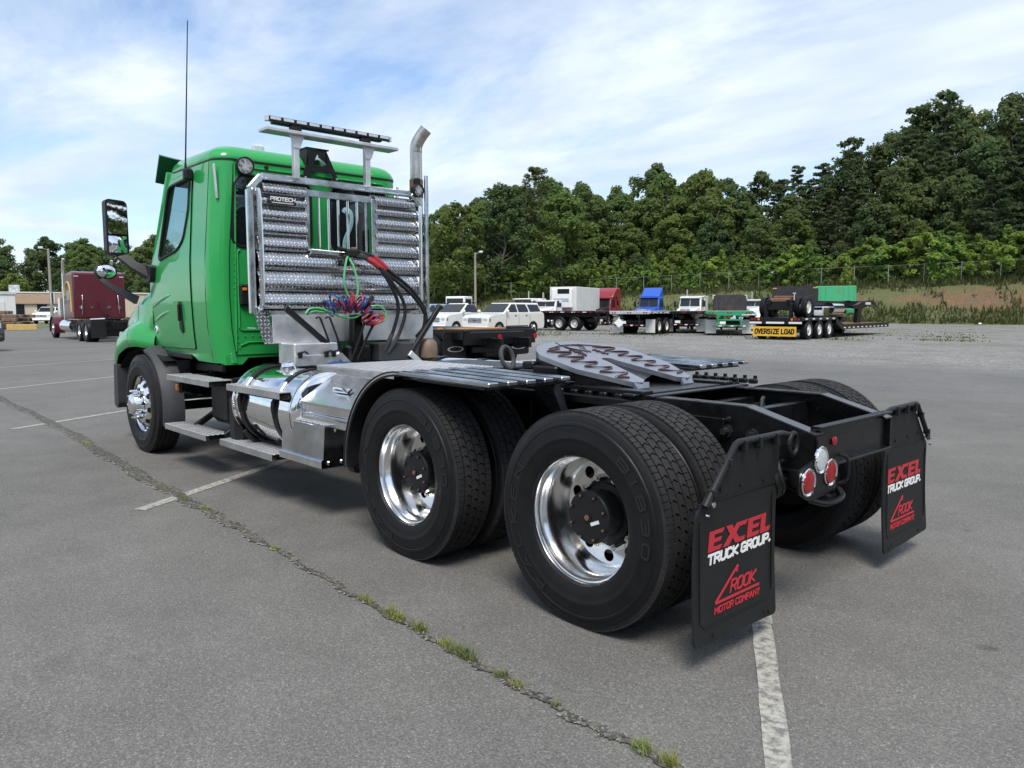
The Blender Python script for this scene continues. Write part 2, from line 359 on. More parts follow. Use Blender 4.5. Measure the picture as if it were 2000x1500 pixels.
def lettering(mb, text, fn, H, W, t, depth, shear=0.0, gap=0.24):
    """write text into mb: total height H, width W, stroke t; fn(a, b, c) maps along / up / out of the surface"""
    adv = []; x = 0
    for ch in text:
        w = {'M': 0.72, 'I': 0.3, ' ': 0.12, '.': 0.08}.get(ch, 0.6); adv.append(x); x += w + gap
    sx = (W - t)/(x - gap); k = 0
    for ch, x0 in zip(text, adv):
        for st in GL[ch]:
            P = [tuple(float(q) for q in p.split(',')) for p in st.split()]
            P = [((x0 + a)*sx + t/2, b*(H - t) + t/2) for a, b in P]
            for (ax, ay), (bx, by) in zip(P, P[1:]):
                L = math.hypot(bx - ax, by - ay) or 1; ux, uy = (bx - ax)/L, (by - ay)/L; e = t*0.42
                q = [(ax - ux*e - uy*t/2, ay - uy*e + ux*t/2), (ax - ux*e + uy*t/2, ay - uy*e - ux*t/2), (bx + ux*e + uy*t/2, by + uy*e - ux*t/2), (bx + ux*e - uy*t/2, by + uy*e + ux*t/2)]
                q = [(a, min(max(b, 0), H)) for a, b in q]
                z = depth*(1 + 0.06*(k % 5)); k += 1
                mb.convex([fn(a + shear*b, b, c) for c in (0, z) for a, b in q], [(0, 1, 2, 3), (4, 5, 6, 7), (0, 1, 5, 4), (1, 2, 6, 5), (2, 3, 7, 6), (3, 0, 4, 7)])
    return mb
def polar(az_px, D):
    """a point on the ground: bearing (tangent off the photo's axis, in px of its 1506 px focal length) and distance"""
    a = YAW - math.atan((az_px - 1000)/1506.0)
    return Vector((CAM.x + D*math.cos(a), CAM.y + D*math.sin(a), 0.0))
# ================================================================== setting
def site(b, D):
    """ground point at tangent b to the right of the view axis and D metres from the camera's foot"""
    a = YAW - math.atan(b); return Vector((CAM.x + D*math.cos(a), CAM.y + D*math.sin(a), 0.0))
def facing(b): return YAW - math.atan(b)
# ground: one sheet, worn asphalt near, rougher band and gravel beyond
g = NT('lot_surface'); sp = g.n('ShaderNodeSeparateXYZ'); g.l(g.co(), sp.inputs[0])
big = g.noise(0.35, 6, 0.6); mid = g.noise(2.2, 5, 0.6); fine = g.noise(95, 3, 0.7); grit = g.noise(210, 2, 0.6)
vor = g.n('ShaderNodeTexVoronoi'); vor.inputs['Scale'].default_value = 170; g.l(g.co(), vor.inputs['Vector'])
vsp = g.n('ShaderNodeSeparateColor'); g.l(vor.outputs['Color'], vsp.inputs[0])
stone = g.ramp(vsp.outputs[0], [(0.0, .70), (.45, .95), (.8, 1.09), (.93, 1.3), (1.0, 1.7)])
speck = g.mix(1.0, stone, g.ramp(fine, [(.3, .76), (.7, 1.22)]), 'MULTIPLY')
tone = g.mix(1.0, g.ramp(big, [(.3, .86), (.7, 1.12)]), g.ramp(mid, [(.3, .9), (.7, 1.09)]), 'MULTIPLY')
base = g.mix(1.0, g.mix(1.0, (.152, .1455, .133, 1), speck, 'MULTIPLY'), tone, 'MULTIPLY')
wob = g.math('MULTIPLY', g.math('SUBTRACT', g.noise(.22, 4, .6), .5), 1.6)
yy = g.math('ADD', sp.outputs['Y'], g.math('ADD', wob, g.math('MULTIPLY', sp.outputs['X'], 0.02)))
# older, bluer asphalt beyond the seam
old = g.mix(1.0, g.mix(1.0, (.134, .132, .126, 1), g.ramp(vsp.outputs[0], [(0, .6), (.5, 1), (1, 1.7)]), 'MULTIPLY'), tone, 'MULTIPLY')
m1 = g.ramp(g.math('MULTIPLY_ADD', yy, -8.0, -77.0), [(0, 0), (1, 1)])
v2 = g.n('ShaderNodeTexVoronoi'); v2.inputs['Scale'].default_value = 26; g.l(g.co(), v2.inputs['Vector']); v2s = g.n('ShaderNodeSeparateColor'); g.l(v2.outputs['Color'], v2s.inputs[0])
gravel = g.mix(1.0, g.mix(1.0, (.225, .219, .202, 1), g.ramp(v2s.outputs[0], [(0, .45), (.5, .95), (.9, 1.35), (1, 2.0)]), 'MULTIPLY'), g.ramp(mid, [(.3, .8), (.7, 1.16)]), 'MULTIPLY')
m2 = g.math('MULTIPLY', g.ramp(g.math('MULTIPLY_ADD', yy, -.28, -4.3), [(0, 0), (1, 1)]), g.ramp(g.noise(.5, 6, .65), [(.36, .35), (.56, 1)]))
weed = g.mix(g.ramp(g.noise(7, 5, .7), [(.3, 0), (.7, 1)]), (.10, .105, .05, 1), (.15, .14, .085, 1))
m3 = g.math('MULTIPLY', g.ramp(g.math('MULTIPLY_ADD', yy, -.10, -2.6), [(0, 0), (1, 1)]), g.ramp(g.noise(.33, 7, .72), [(.5, 0), (.62, .85)]))
col = g.mix(m3, g.mix(m2, g.mix(m1, base, old), gravel), weed)
# tyre scrub, drips and wet looking stains
dr = g.ramp(g.noise(1.1, 6, .7, dist=.6), [(.60, 1.0), (.75, .76)]); col = g.mix(1.0, col, dr, 'MULTIPLY')
spv = g.n('ShaderNodeTexVoronoi'); spv.inputs['Scale'].default_value = 1.3; spv.inputs['Randomness'].default_value = 1.0; g.l(g.co(), spv.inputs['Vector'])
col = g.mix(1.0, col, g.ramp(g.math('ADD', spv.outputs['Distance'], g.math('MULTIPLY', g.noise(9, 4), .10)), [(.075, .62), (.115, 1.0)]), 'MULTIPLY')
scr = g.n('ShaderNodeTexWave', wave_type='RINGS'); scr.inputs['Scale'].default_value = .035; scr.inputs['Distortion'].default_value = 3.0; scr.inputs['Detail'].default_value = 1.0; scr.inputs['Detail Scale'].default_value = .4; g.l(g.co(), scr.inputs['Vector'])
col = g.mix(1.0, col, g.ramp(g.math('MULTIPLY_ADD', g.noise(5, 6, .75), .5, scr.outputs['Fac']), [(1.12, 1.0), (1.30, .86)]), 'MULTIPLY')
pale = g.ramp(g.noise(.8, 8, .75), [(.66, 0), (.76, .5)]); col = g.mix(pale, col, (.21, .205, .195, 1))
g.l(col, g.b.inputs['Base Color']); g.set(rough=.88, spec=.25)
g.bump(g.math('ADD', g.math('MULTIPLY', vsp.outputs[0], .6), g.math('MULTIPLY', grit, .5)), .38, .005)
gm_ = MB(); xs = [-260, -60, -20, -6, 0, 6, 20, 60, 160, 420]; ys = [-420, -160, -60, -20, -6, 0, 6, 20, 80, 300]
for i in range(len(xs) - 1):
    for j in range(len(ys) - 1): gm_.quad((xs[i], ys[j], 0), (xs[i+1], ys[j], 0), (xs[i+1], ys[j+1], 0), (xs[i], ys[j+1], 0))
gm_.build('ground', g.m, kind='structure')
# worn parking lines
lm = NT('worn_line_paint'); w = lm.noise(26, 7, .75); lm.l(lm.mix(lm.ramp(w, [(.40, 0), (.56, 1)]), (.15, .145, .135, 1), lm.mix(lm.noise(3, 4), (.33, .315, .27, 1), (.47, .45, .39, 1))), lm.b.inputs['Base Color']); lm.set(rough=.8); lm.bump(lm.noise(120, 3), .4, .004)
def line(p, q, w):
    p, q = Vector((*p, .004)), Vector((*q, .004)); d = (q - p).normalized(); n = Vector((-d.y, d.x, 0)); mb = MB(); L = []; N = max(8, int((q-p).length/.12))
    for i in range(N + 1):
        c = p.lerp(q, i/N); L.append([c + n*(w/2 + rnd.uniform(-.003, .003)), c - n*(w/2 + rnd.uniform(-.003, .003))])
    mb.rings(L, False).build('parking_line', lm.m, kind='structure')
line((3.60, 1.985), (6.10, -2.1), .105); line((8.80, 1.87), (11.9, -3.4), .105); line((-.57, .53), (-1.52, 2.05), .086); line((-.57, .53), (1.9, -3.4), .10)
line((14.62, 1.15), (16.9, -2.6), .11); line((21.0, .3), (23.6, -5.2), .11); line((28.4, .2), (31.2, -6), .11); line((36.4, -.5), (39, -6.5), .11)
# the open paving seam beside the truck, with loose crumbs
cm_ = NT('crumbled_seam'); cv = cm_.n('ShaderNodeTexVoronoi'); cv.inputs['Scale'].default_value = 75; cm_.l(cm_.co(), cv.inputs['Vector'])
cs = cm_.n('ShaderNodeSeparateColor'); cm_.l(cv.outputs['Color'], cs.inputs[0])
cm_.l(cm_.mix(1.0, cm_.mix(cm_.ramp(cm_.noise(4, 6, .7), [(.35, 0), (.65, 1)]), (.078, .075, .068, 1), (.115, .105, .075, 1)), cm_.ramp(cs.outputs[0], [(0, .35), (.6, 1), (1, 1.9)]), 'MULTIPLY'), cm_.b.inputs['Base Color'])
cm_.set(rough=.95); cm_.bump(cs.outputs[0], 1.0, .015)
SEAMP = [(-2.6, 1.83), (-.93, 1.775), (-.615, 1.785), (-.2, 1.772), (.13, 1.762), (.37, 1.75), (.89, 1.735), (1.59, 1.70), (2.6, 1.653), (3.5, 1.62), (5.27, 1.568), (8.54, 1.40), (12.9, 1.32), (19, 1.2)]
P = smooth([Vector((a, b, .006)) for a, b in SEAMP], 40); L = []
for i, p in enumerate(P):
    wd = .019 + .012*(p.x > 2.2) + .03*max(0, min(1, (p.x - 2.5)/2)) + (.004 + .007*(p.x > 2))*(math.sin(i*.37) + .8*math.sin(i*1.31)) + rnd.uniform(-.004, .004); sh = .012*math.sin(i*.23) + rnd.uniform(-.006, .006)
    L.append([p + Vector((0, max(.008, wd) + sh, 0)), p + Vector((0, -max(.008, wd) + sh, 0))])
MB().rings(L, False).build('pavement_crack', cm_.m, kind='structure')
lipm = mat('broken_asphalt_edge', (.21, .205, .19), .9, 0, .3, 40, bump=.4, bs=90)
ed = MB()
for i in range(len(P) - 1):
    for s_ in (0, 1):
        if rnd.random() < (.55 if P[i].x > 2 else .15):
            a, b = L[i][s_], L[i+1][s_]; sg = 1 if s_ == 0 else -1; w_ = rnd.uniform(.004, .014)
            ed.quad(a + Vector((0, 0, .003)), b + Vector((0, 0, .003)), b + Vector((0, sg*w_, .001)), a + Vector((0, sg*w_, .001)))
ed.build('crack_edge', lipm, kind='structure')
crumbs = MB()
for i in range(420):
    p = P[rnd.randrange(len(P))]
    if p.x < 1.8 and rnd.random() < .6: continue
    q = p + Vector((rnd.uniform(-.05, .05), rnd.gauss(0, .022), 0)); r = rnd.uniform(.0025, .0065)
    crumbs.convex([q + Vector((rnd.uniform(.6, 1)*r*math.cos(a), rnd.uniform(.6, 1)*r*math.sin(a), z)) for z in (0, r*rnd.uniform(.7, 1.2)) for a in (0, 1.6, 3.1, 4.7)], [(0, 1, 2, 3), (4, 5, 6, 7), (0, 1, 5, 4), (1, 2, 6, 5), (2, 3, 7, 6), (3, 0, 4, 7)])
for i in range(260):
    q = Vector((rnd.uniform(-1.5, 9), rnd.uniform(-3, 3.4), .0)); r = rnd.uniform(.002, .006)
    crumbs.convex([q + Vector((rnd.uniform(.6, 1)*r*math.cos(a), rnd.uniform(.6, 1)*r*math.sin(a), z)) for z in (0, r*rnd.uniform(.7, 1.2)) for a in (0, 1.6, 3.1, 4.7)], [(0, 1, 2, 3), (4, 5, 6, 7), (0, 1, 5, 4), (1, 2, 6, 5), (2, 3, 7, 6), (3, 0, 4, 7)])
crumbs.build('gravel_crumbs', mat('loose_stone', (.24, .235, .22), .9, 0, .5, 30), kind='stuff')
# grass tufts in the seam
GRASS = foliage('dry_grass', (.36, .39, .11), (.24, .31, .07), (.46, .41, .18))
def seam_y(x): return float(np.interp(x, [p[0] for p in SEAMP], [p[1] for p in SEAMP]))
def tuft(x, n, h, w, label):
    mb = MB()
    for i in range(n):
        b = Vector((rnd.gauss(0, w), rnd.gauss(0, .014), 0)); a = rnd.uniform(0, 2*PI); ln = h*rnd.uniform(.4, 1.15); lean = rnd.uniform(.15, 1.0); d = Vector((math.cos(a), math.sin(a), 0)); sd = Vector((-d.y, d.x, 0))*rnd.uniform(.0012, .0028)
        q = [b + d*(ln*lean*t*t) + Vector((0, 0, ln*(t - .28*t*t*lean))) for t in (0, .4, .75, 1.0)]
        mb.add([q[0]-sd, q[0]+sd, q[1]+sd, q[1]-sd, q[2]+sd*.7, q[2]-sd*.7, q[3]], [(0, 1, 2, 3), (3, 2, 4, 5), (5, 4, 6)])
    tag(mb.build('grass_tuft', GRASS, loc=(x, seam_y(x), .006)), label, 'grass tuft', 'grass tufts growing in the paving seam')
for x, n, h, w, lb_ in ((.12, 120, .060, .040, 'largest and greenest grass tuft growing in the paving seam'), (.24, 50, .045, .018, 'small dry tuft touching the largest grass tuft in the seam'), (.46, 70, .045, .026, 'short bushy grass tuft in the seam between the double tuft and the largest one'),
                        (.61, 50, .048, .016, 'pale tuft of grass forming one half of the close pair in the seam'), (.69, 60, .055, .018, 'upright pale tuft forming the other half of the close pair in the seam'), (.93, 60, .040, .034, 'low spreading grass tuft farthest along the seam beside the front drive tyre'),
                        (-.13, 34, .04, .014, 'thin reddish sprig of grass in the seam below the rear tyre'), (-.23, 46, .035, .024, 'flat brownish tuft in the seam just past the thin sprig'), (-.84, 50, .05, .016, 'yellow grass tuft in the seam by the bottom edge of the view'), (-.95, 46, .05, .014, 'last yellow tuft at the very end of the seam in the bottom corner'),
                        (-.44, 20, .03, .010, 'tiny green tuft sunk in the dark wide part of the seam'), (3.28, 60, .03, .06, 'mossy low tuft in the seam opposite the chrome fuel tank'), (3.75, 60, .028, .06, 'mossy patch of grass where the white parking line meets the seam'), (7.0, 60, .03, .09, 'moss and grass clump in the seam beside the front wheel'), (2.05, 40, .03, .04, 'brownish low tuft in the seam opposite the tread step box')):
    tuft(x, n, h, w, lb_)
# ------------------------------------------------------------------ bank, fence, woods
bk = NT('clay_bank'); bsp = bk.n('ShaderNodeSeparateXYZ'); bk.l(bk.co(), bsp.inputs[0])
soil = bk.mix(bk.ramp(bk.noise(.5, 6, .7), [(.35, 0), (.7, 1)]), (.16, .115, .065, 1), (.26, .13, .065, 1))
grs = bk.mix(bk.noise(1.7, 5, .7), (.075, .105, .028, 1), (.16, .15, .065, 1))
f1 = bk.math('ADD', bk.math('MULTIPLY', bk.math('MAXIMUM', bk.math('SUBTRACT', bsp.outputs['X'], 24.0), 0.0), .03), bk.math('ADD', bk.math('MULTIPLY', bk.math('ABSOLUTE', bk.math('SUBTRACT', bsp.outputs['Z'], 2.4)), .30), bk.math('MULTIPLY', bk.noise(.33, 7, .75), 1.1)))
bk.l(bk.mix(1.0, bk.mix(bk.ramp(f1, [(.62, 0), (.95, 1)]), soil, grs), bk.ramp(bk.noise(5, 6, .75), [(.3, .6), (.7, 1.3)]), 'MULTIPLY'), bk.b.inputs['Base Color']); bk.set(rough=.95); bk.bump(bk.noise(3, 7, .75), 1.0, .25)
def toe(b): return float(np.interp(b, [-1.2, -.6, -.25, 0, .3, .62, .9, 1.6], [120, 118, 104, 97, 90, 84, 80, 74]))
def top(b): return float(np.interp(b, [-1.2, -.5, -.12, 0, .3, .66, 1.6], [.4, .6, 2.4, 3.0, 4.0, 4.3, 4.4]))
def bank_z(b, D):
    t = (D - toe(b)); return float(np.interp(t, [0, 1, 3.5, 7, 9, 40, 140], [-.05, .25, .50*top(b), .93*top(b), top(b), top(b) + 2.5, top(b) + 6]))
rows = []
for i in range(90):
    b = -.62 + 2.3*i/89; rows.append([Vector((site(b, D).x, site(b, D).y, bank_z(b, D) + (rnd.uniform(-.18, .18) if j > 0 else 0))) for j, D in enumerate([toe(b) + q for q in (0, 1, 2.2, 3.5, 5, 6.5, 8, 10, 14, 25, 50, 90, 140)])])
MB().rings(rows, False).build('bank', bk.m, kind='structure', ang=180)
WEED = foliage('bank_weeds', (.10, .15, .035), (.17, .17, .06), (.22, .19, .09))
wd = MB()
def blade(mb, p, h, w):
    a = rnd.uniform(0, 2*PI); d = Vector((math.cos(a), math.sin(a), 0)); s_ = Vector((-d.y, d.x, 0))*w; l = rnd.uniform(.0, .7)*h
    mb.add([p - s_, p + s_, p + d*l*.5 + s_*.7 + Vector((0, 0, h*.6)), p + d*l + Vector((0, 0, h))], [(0, 1, 2), (0, 2, 3)])
for i in range(20000):
    b = rnd.uniform(-.3, .95); t = rnd.choice((rnd.uniform(.2, 3.5), rnd.uniform(6.5, 11), rnd.uniform(.2, 11))); D = toe(b) + t; p = site(b, D); p.z = bank_z(b, D) - .05
    cl = math.sin(b*61) + math.sin(b*143 + t) + math.sin(t*1.7 + b*20)
    if 2.6 < t < 6.5 and cl < (.55 if b > .42 else -1.5): continue
    blade(wd, p, rnd.uniform(.25, .75)*(1.3 if t > 7 else 1), rnd.uniform(.05, .13))
wd.build('bank_weeds', WEED, kind='stuff')
wg = MB()
for i in range(5200):
    b = rnd.choice((rnd.uniform(-.1, .2), rnd.uniform(.1, .62))); D = rnd.choice((rnd.gauss(46, 1.6), rnd.gauss(52, 5), rnd.gauss(41, .9) if b > .3 else rnd.gauss(56, 4))); 
    if math.sin(b*47) + math.sin(D*1.3 + b*31) < rnd.uniform(-1.2, 1.4) or D < 39: continue
    blade(wg, site(b, D), rnd.uniform(.03, .10), rnd.uniform(.02, .05))
wg.build('lot_weeds', WEED, kind='stuff')
# chain link fence along the top of the bank
GALV = mat('galvanised_steel', (.33, .335, .32), .5, .6, .1, 9)
fence = thing('chain_link_fence', 'galvanised chain link fence running along the top of the clay bank', 'fence', tuple(site(.2, toe(.2) + 8.5)))
fo_ = fence.location
def fpt(b): D = toe(b) + 8.3; p = site(b, D); p.z = bank_z(b, D) - .1; return p - fo_
post_me = MB().cyl((0, 0, 0), (0, 0, 2.35), .042, n=8).build('post', GALV, fence, tuple(fpt(-.1))).data
bs_ = [-.1]; 
while bs_[-1] < 1.1: bs_.append(bs_[-1] + 3.05/(toe(bs_[-1]) + 8)*(1 + bs_[-1]**2)*1.15)
for b in bs_[1:]: inst(post_me, 'post', fence, tuple(fpt(b)))
rl = MB()
for z in (2.25,): rl.tube([fpt(b) + Vector((0, 0, z)) for b in bs_], .014, 5)
rl.build('top_rail', GALV, fence)
wr_ = MB()
for a, b in zip(bs_, bs_[1:]):
    p, q = fpt(a), fpt(b); n = 12
    for k in range(n):
        for u in (0, 1):
            z0, z1 = (.1, 2.2) if u == 0 else (2.2, .1); e = p.lerp(q, k/n); f = p.lerp(q, (k+1)/n); w_ = Vector((0, 0, .006))
            wr_.quad(e + Vector((0, 0, z0)) - w_, f + Vector((0, 0, z1)) - w_, f + Vector((0, 0, z1)) + w_, e + Vector((0, 0, z0)) + w_)
wr_.build('wire_mesh', GALV, fence, kind='stuff')
# trees --------------------------------------------------------------
LEAF = foliage('broad_leaves', (.125, .185, .060), (.155, .22, .066), (.19, .25, .074))
LEAFD = foliage('dark_leaves', (.10, .152, .068), (.125, .178, .072), (.155, .20, .078))
NEEDLE = foliage('pine_needles', (.10, .140, .070), (.125, .165, .078), (.155, .185, .082))
SAPL = foliage('sapling_leaves', (.18, .28, .065), (.23, .34, .075), (.28, .39, .10))
BARK = mat('bark', (.11, .095, .08), .9, 0, .3, 8, bump=.5, bs=20)
def leaf(mb, p, n, s):
    a = n.orthogonal().normalized(); b = n.cross(a); t = rnd.uniform(0, 2*PI); u = (a*math.cos(t) + b*math.sin(t))*s; v = (b*math.cos(t) - a*math.sin(t))*s*rnd.uniform(.45, .8)
    k = n*s*rnd.uniform(-.25, .25)
    mb.add([p - u, p - v*.9 + k, p + u, p + v], [(0, 1, 2, 3)])
def rdir():
    while True:
        v = Vector((rnd.uniform(-1, 1), rnd.uniform(-1, 1), rnd.uniform(-1, 1)))
        if .05 < v.length < 1: return v.normalized()
def crown_broad(n, H, W, base, ls, lobes=26, gap=.0):
    """broadleaf crown: leaf clusters spread through many uneven lobes"""
    mb = MB(); cs = []
    for i in range(lobes):
        t = rnd.random()**.8; z = base + (H - base)*t; r = W*math.sin(PI*min(1, .10 + .86*t))**.75*rnd.uniform(.35, .95); a = rnd.uniform(0, 2*PI)
        cs.append((Vector((r*math.cos(a), r*math.sin(a), z)), rnd.uniform(.15, .28)*W*(1.15 - .45*t)))
    cs.append((Vector((0, 0, H*.93)), W*.2))
    per = n//len(cs)
    for c, r in cs:
        for j in range(per):
            d = rdir(); 
            if d.z < -.3 and rnd.random() < .6: d.z *= -1
            rr = r*(rnd.random()**.28)*rnd.uniform(.85, 1.25); p = c + Vector((d.x*rr, d.y*rr, d.z*rr*.8))
            leaf(mb, p, (d*.8 + rdir()*.8 + Vector((0, 0, .45))).normalized(), ls*rnd.uniform(.55, 1.25))
    return mb, cs
def crown_spire(n, H, W, base, ls):
    """young upright tree with a pointed leading shoot and rising side shoots"""
    mb = MB(); cs = []
    for i in range(22):
        t = i/21; z = base + (H - base)*t; r = W*(1 - t)**.8*rnd.uniform(.5, 1.0); a = i*2.4 + rnd.uniform(-.4, .4); cs.append((Vector((r*math.cos(a), r*math.sin(a), z)), max(.16*W, W*.36*(1 - .75*t))))
    for c, r in cs:
        for j in range(n//22):
            d = rdir(); rr = r*rnd.random()**.35; p = c + Vector((d.x*rr, d.y*rr, d.z*rr*1.5 + .25*r)); leaf(mb, p, (d + rdir()*.7 + Vector((0, 0, .4))).normalized(), ls*rnd.uniform(.6, 1.2))
    return mb, cs
def crown_pine(n, H, W, base, ls, flat=.34, sparse=0):
    """pine: whorled boughs with flattened needle plates"""
    mb = MB(); cs = []; N = 66 - sparse*34
    for i in range(N):
        t = (i + rnd.random())/N; z = base + (H - base)*t; L = W*((1 - t)**.6*.85 + .18)*rnd.uniform(.4, 1.1); a = i*2.4 + rnd.uniform(-.5, .5)
        for q in (.5, .8, 1.0):
            if rnd.random() < .25*sparse: continue
            cs.append((Vector((L*q*math.cos(a), L*q*math.sin(a), z + L*q*.22)), L*(.21 + .09*sparse) + .26))
    cs.append((Vector((0, 0, H)), W*.13)); per = max(3, n//len(cs))
    for c, r in cs:
        for j in range(per):
            d = rdir(); rr = r*rnd.random()**.4; p = c + Vector((d.x*rr, d.y*rr, d.z*rr*flat + .12*r)); leaf(mb, p, (rdir()*.8 + Vector((0, 0, .9))).normalized(), ls*rnd.uniform(.5, 1.2))
    return mb, cs
def trunk_mb(H, r, cs, k=12, bare=False):
    mb = MB(); P = [Vector((rnd.uniform(-.15, .15)*i, rnd.uniform(-.15, .15)*i, H*i/6)) for i in range(6)]
    mb.tube(P, [r*(1 - .15*i) for i in range(6)], 7)
    for c, rr in rnd.sample(cs, min(k, len(cs))):
        z = max(H*.15, c.z - (.55 if not bare else .8)*Vector((c.x, c.y, 0)).length - .4); z = min(z, H*.8); t = z/H*6; i = min(int(t), 4); s_ = P[i].lerp(P[i+1], min(1, t - i))
        mb.tube([s_, s_.lerp(c, .5) + Vector((0, 0, -.15)), c], [r*.38, r*.26, r*.08], 5)
    return mb
KINDS = {}
def kind(name, leafmat, made, H, r, k=12, bare=False):
    mb, cs = made; KINDS.setdefault(name, []).append((trunk_mb(H*.96, r, cs, k, bare).mesh('trunk', BARK, 60), mb.mesh('crown', leafmat, 0), H))
for i in range(4): kind('broad', LEAF, crown_broad(9800, 12, 4.3, .7, .225, 84), 12, .19)
for i in range(3): kind('dark', LEAFD, crown_broad(9800, 13, 4.6, 1.4, .23, 78), 13, .24)
for i in range(2): kind('oak', LEAFD, crown_broad(6200, 16, 5.6, 5.5, .25, 48), 16, .32, 22, True)
for i in range(3): kind('pine', NEEDLE, crown_pine(9000, 15, 4.0, 1.0, .23), 15, .20)
for i in range(2): kind('tallpine', NEEDLE, crown_pine(3300, 18, 4.0, 9.5, .27, .5, 1), 18, .25, 18, True)
for i in range(3): kind('sapling', SAPL, crown_spire(1500, 4.2, 1.25, .2, .15), 4.2, .04, 5)
for i in range(2): kind('bush', SAPL, crown_broad(1500, 3.2, 1.7, .1, .15, 18), 3.2, .04, 5)
TLAB = {'broad': ('broadleaf_tree', 'mid green leafy tree in the woods beyond the fence', 'tree', 'leafy trees of the woods'), 'dark': ('broadleaf_tree', 'dark green round crowned tree in the woods beyond the fence', 'tree', 'dark round trees of the woods'),
        'oak': ('broadleaf_tree', 'tall open crowned tree with bare limbs showing sky at the top of the woods', 'tree', 'tall open trees of the woods'), 'pine': ('pine_tree', 'dark layered pine in the woods beyond the fence', 'tree', 'pines of the woods'),
        'tallpine': ('pine_tree', 'thin tall pine with a sparse top rising over the woods', 'tree', 'tall sparse pines over the woods'), 'sapling': ('sapling', 'bright yellow green sapling just behind the chain link fence', 'sapling', 'saplings behind the fence'),
        'bush': ('shrub', 'bright green rounded shrub just behind the chain link fence', 'shrub', 'shrubs behind the fence')}
ZONES = [(-.3, 'behind the rack'), (-.055, 'right of the exhaust stack'), (.0, 'above the white cars'), (.06, 'above the reefer trailer'), (.10, 'above the red cab'), (.15, 'left of the blue cab'), (.20, 'above the blue cab'), (.26, 'above the white sleeper cab'), (.30, 'above the green trailer'), (.36, 'above the rear of the lowboy'), (.42, 'above the flaking green board'), (.50, 'above the gooseneck'), (.57, 'above the orange clay scar'), (.63, 'by the right border'), (2, 'past the right border')]
def zone(b): return next(n for q, n in ZONES if b < q)
def tree(k, p, h, lab=None, group=None, wide=1.0):
    tm, cm2, H = rnd.choice(KINDS[k]); nm, l, c, gr = TLAB[k]; s_ = h/H
    t = thing(nm, lab or l, c, tuple(p), rnd.uniform(0, 2*PI), group or gr); w_ = s_*wide*rnd.uniform(.9, 1.1); t.scale = (w_, w_, s_)
    inst(tm, 'trunk', t); inst(cm2, 'crown', t); return t
# skyline of the woods: height angle by bearing
_b = [-.55, -.35, -.2, -.12, -.053, -.04, .027, .073, .1, .153, .193, .26, .292, .332, .372, .425, .465, .505, .545, .585, .625, .664, .75, 1.1]
_v = [150, 165, 180, 242, 205, 236, 285, 262, 270, 268, 300, 296, 262, 280, 296, 332, 355, 392, 418, 412, 424, 438, 440, 420]
def sky_h(b, D): return 1.46 + float(np.interp(b, _b, _v))/1506*D/math.sqrt(1)
rw_ = [(14.5, 5.0, .36), (16, 6.2, .62), (21, 6.0, .80), (28, 6.2, .93), (37, 7.0, 1.0)]
for off, stp, frac in rw_:
    b = -.55
    while b < 1.08:
        D = toe(b) + off + rnd.uniform(-2.5, 2.5); depth = D/math.sqrt(1 + b*b); p = site(b, D); z = bank_z(b, D); h = (sky_h(b, D)*math.sqrt(1) - z)*frac*rnd.uniform(.84, 1.06)
        hv = 1.46 + float(np.interp(b, _b, _v))*.955/1506*D*math.cos(math.atan(b)) - z; h = hv*frac*rnd.uniform(.86, .98); p.z = z - .2
        right = b > .33
        if frac < .5: k = rnd.choice(('broad', 'dark'))
        elif frac < .7: k = rnd.choice(('broad', 'broad', 'dark', 'broad')) if not right else rnd.choice(('pine', 'pine', 'broad', 'dark'))
        elif frac < .95: k = rnd.choice(('broad', 'dark', 'broad', 'broad')) if not right else rnd.choice(('pine', 'pine', 'dark', 'pine'))
        else: k = rnd.choice(('broad', 'dark', 'broad', 'dark')) if b < .36 else rnd.choice(('dark', 'oak', 'oak', 'pine') if b > .48 else ('dark', 'oak', 'pine', 'dark'))
        tree(k, p, h, '%s in the woods, %s, %s' % ({'broad': 'mid green leafy tree', 'dark': 'dark round leafy tree', 'oak': 'tall open crowned tree', 'pine': 'dark layered pine'}[k], {.36: 'low front row', .62: 'front row', .80: 'second row', .93: 'third row', 1.0: 'skyline row'}[frac], zone(b)), wide=1.0 if h < 14 else .85)
        b += stp/D*(1 + b*b)*rnd.uniform(.75, 1.2)*((.92 if b < .3 else .74) if b > -.14 else 1.4)
for k, b, D, h, lab in (('tallpine', .028, 112, 21.3, 'lone tall pine standing above the woods near the exhaust stack'), ('tallpine', .098, 116, 18.5, 'thin dead looking pine top in the dip of the tree line'), ('broad', -.066, 104, 15.2, 'open branched tree top right beside the exhaust stack'),
                        ('tallpine', .545, 118, 29.4, 'tallest sparse pine on the skyline above the lowboy trailer'), ('tallpine', .43, 116, 24.2, 'slim pine tip on the slope of the skyline'), ('tallpine', .52, 119, 28.0, 'sparse pine leaning next to the tallest pine'),
                        ('dark', -.012, 108, 18.0, 'big dark round tree under the lone tall pine'), ('broad', .065, 103, 16.3, 'pale green broad tree in front of the tall pine')):
    p = site(b, D); p.z = bank_z(b, D) - .2; tree(k, p, h - p.z, lab, 'standout trees of the woods', .95)
b = -.16
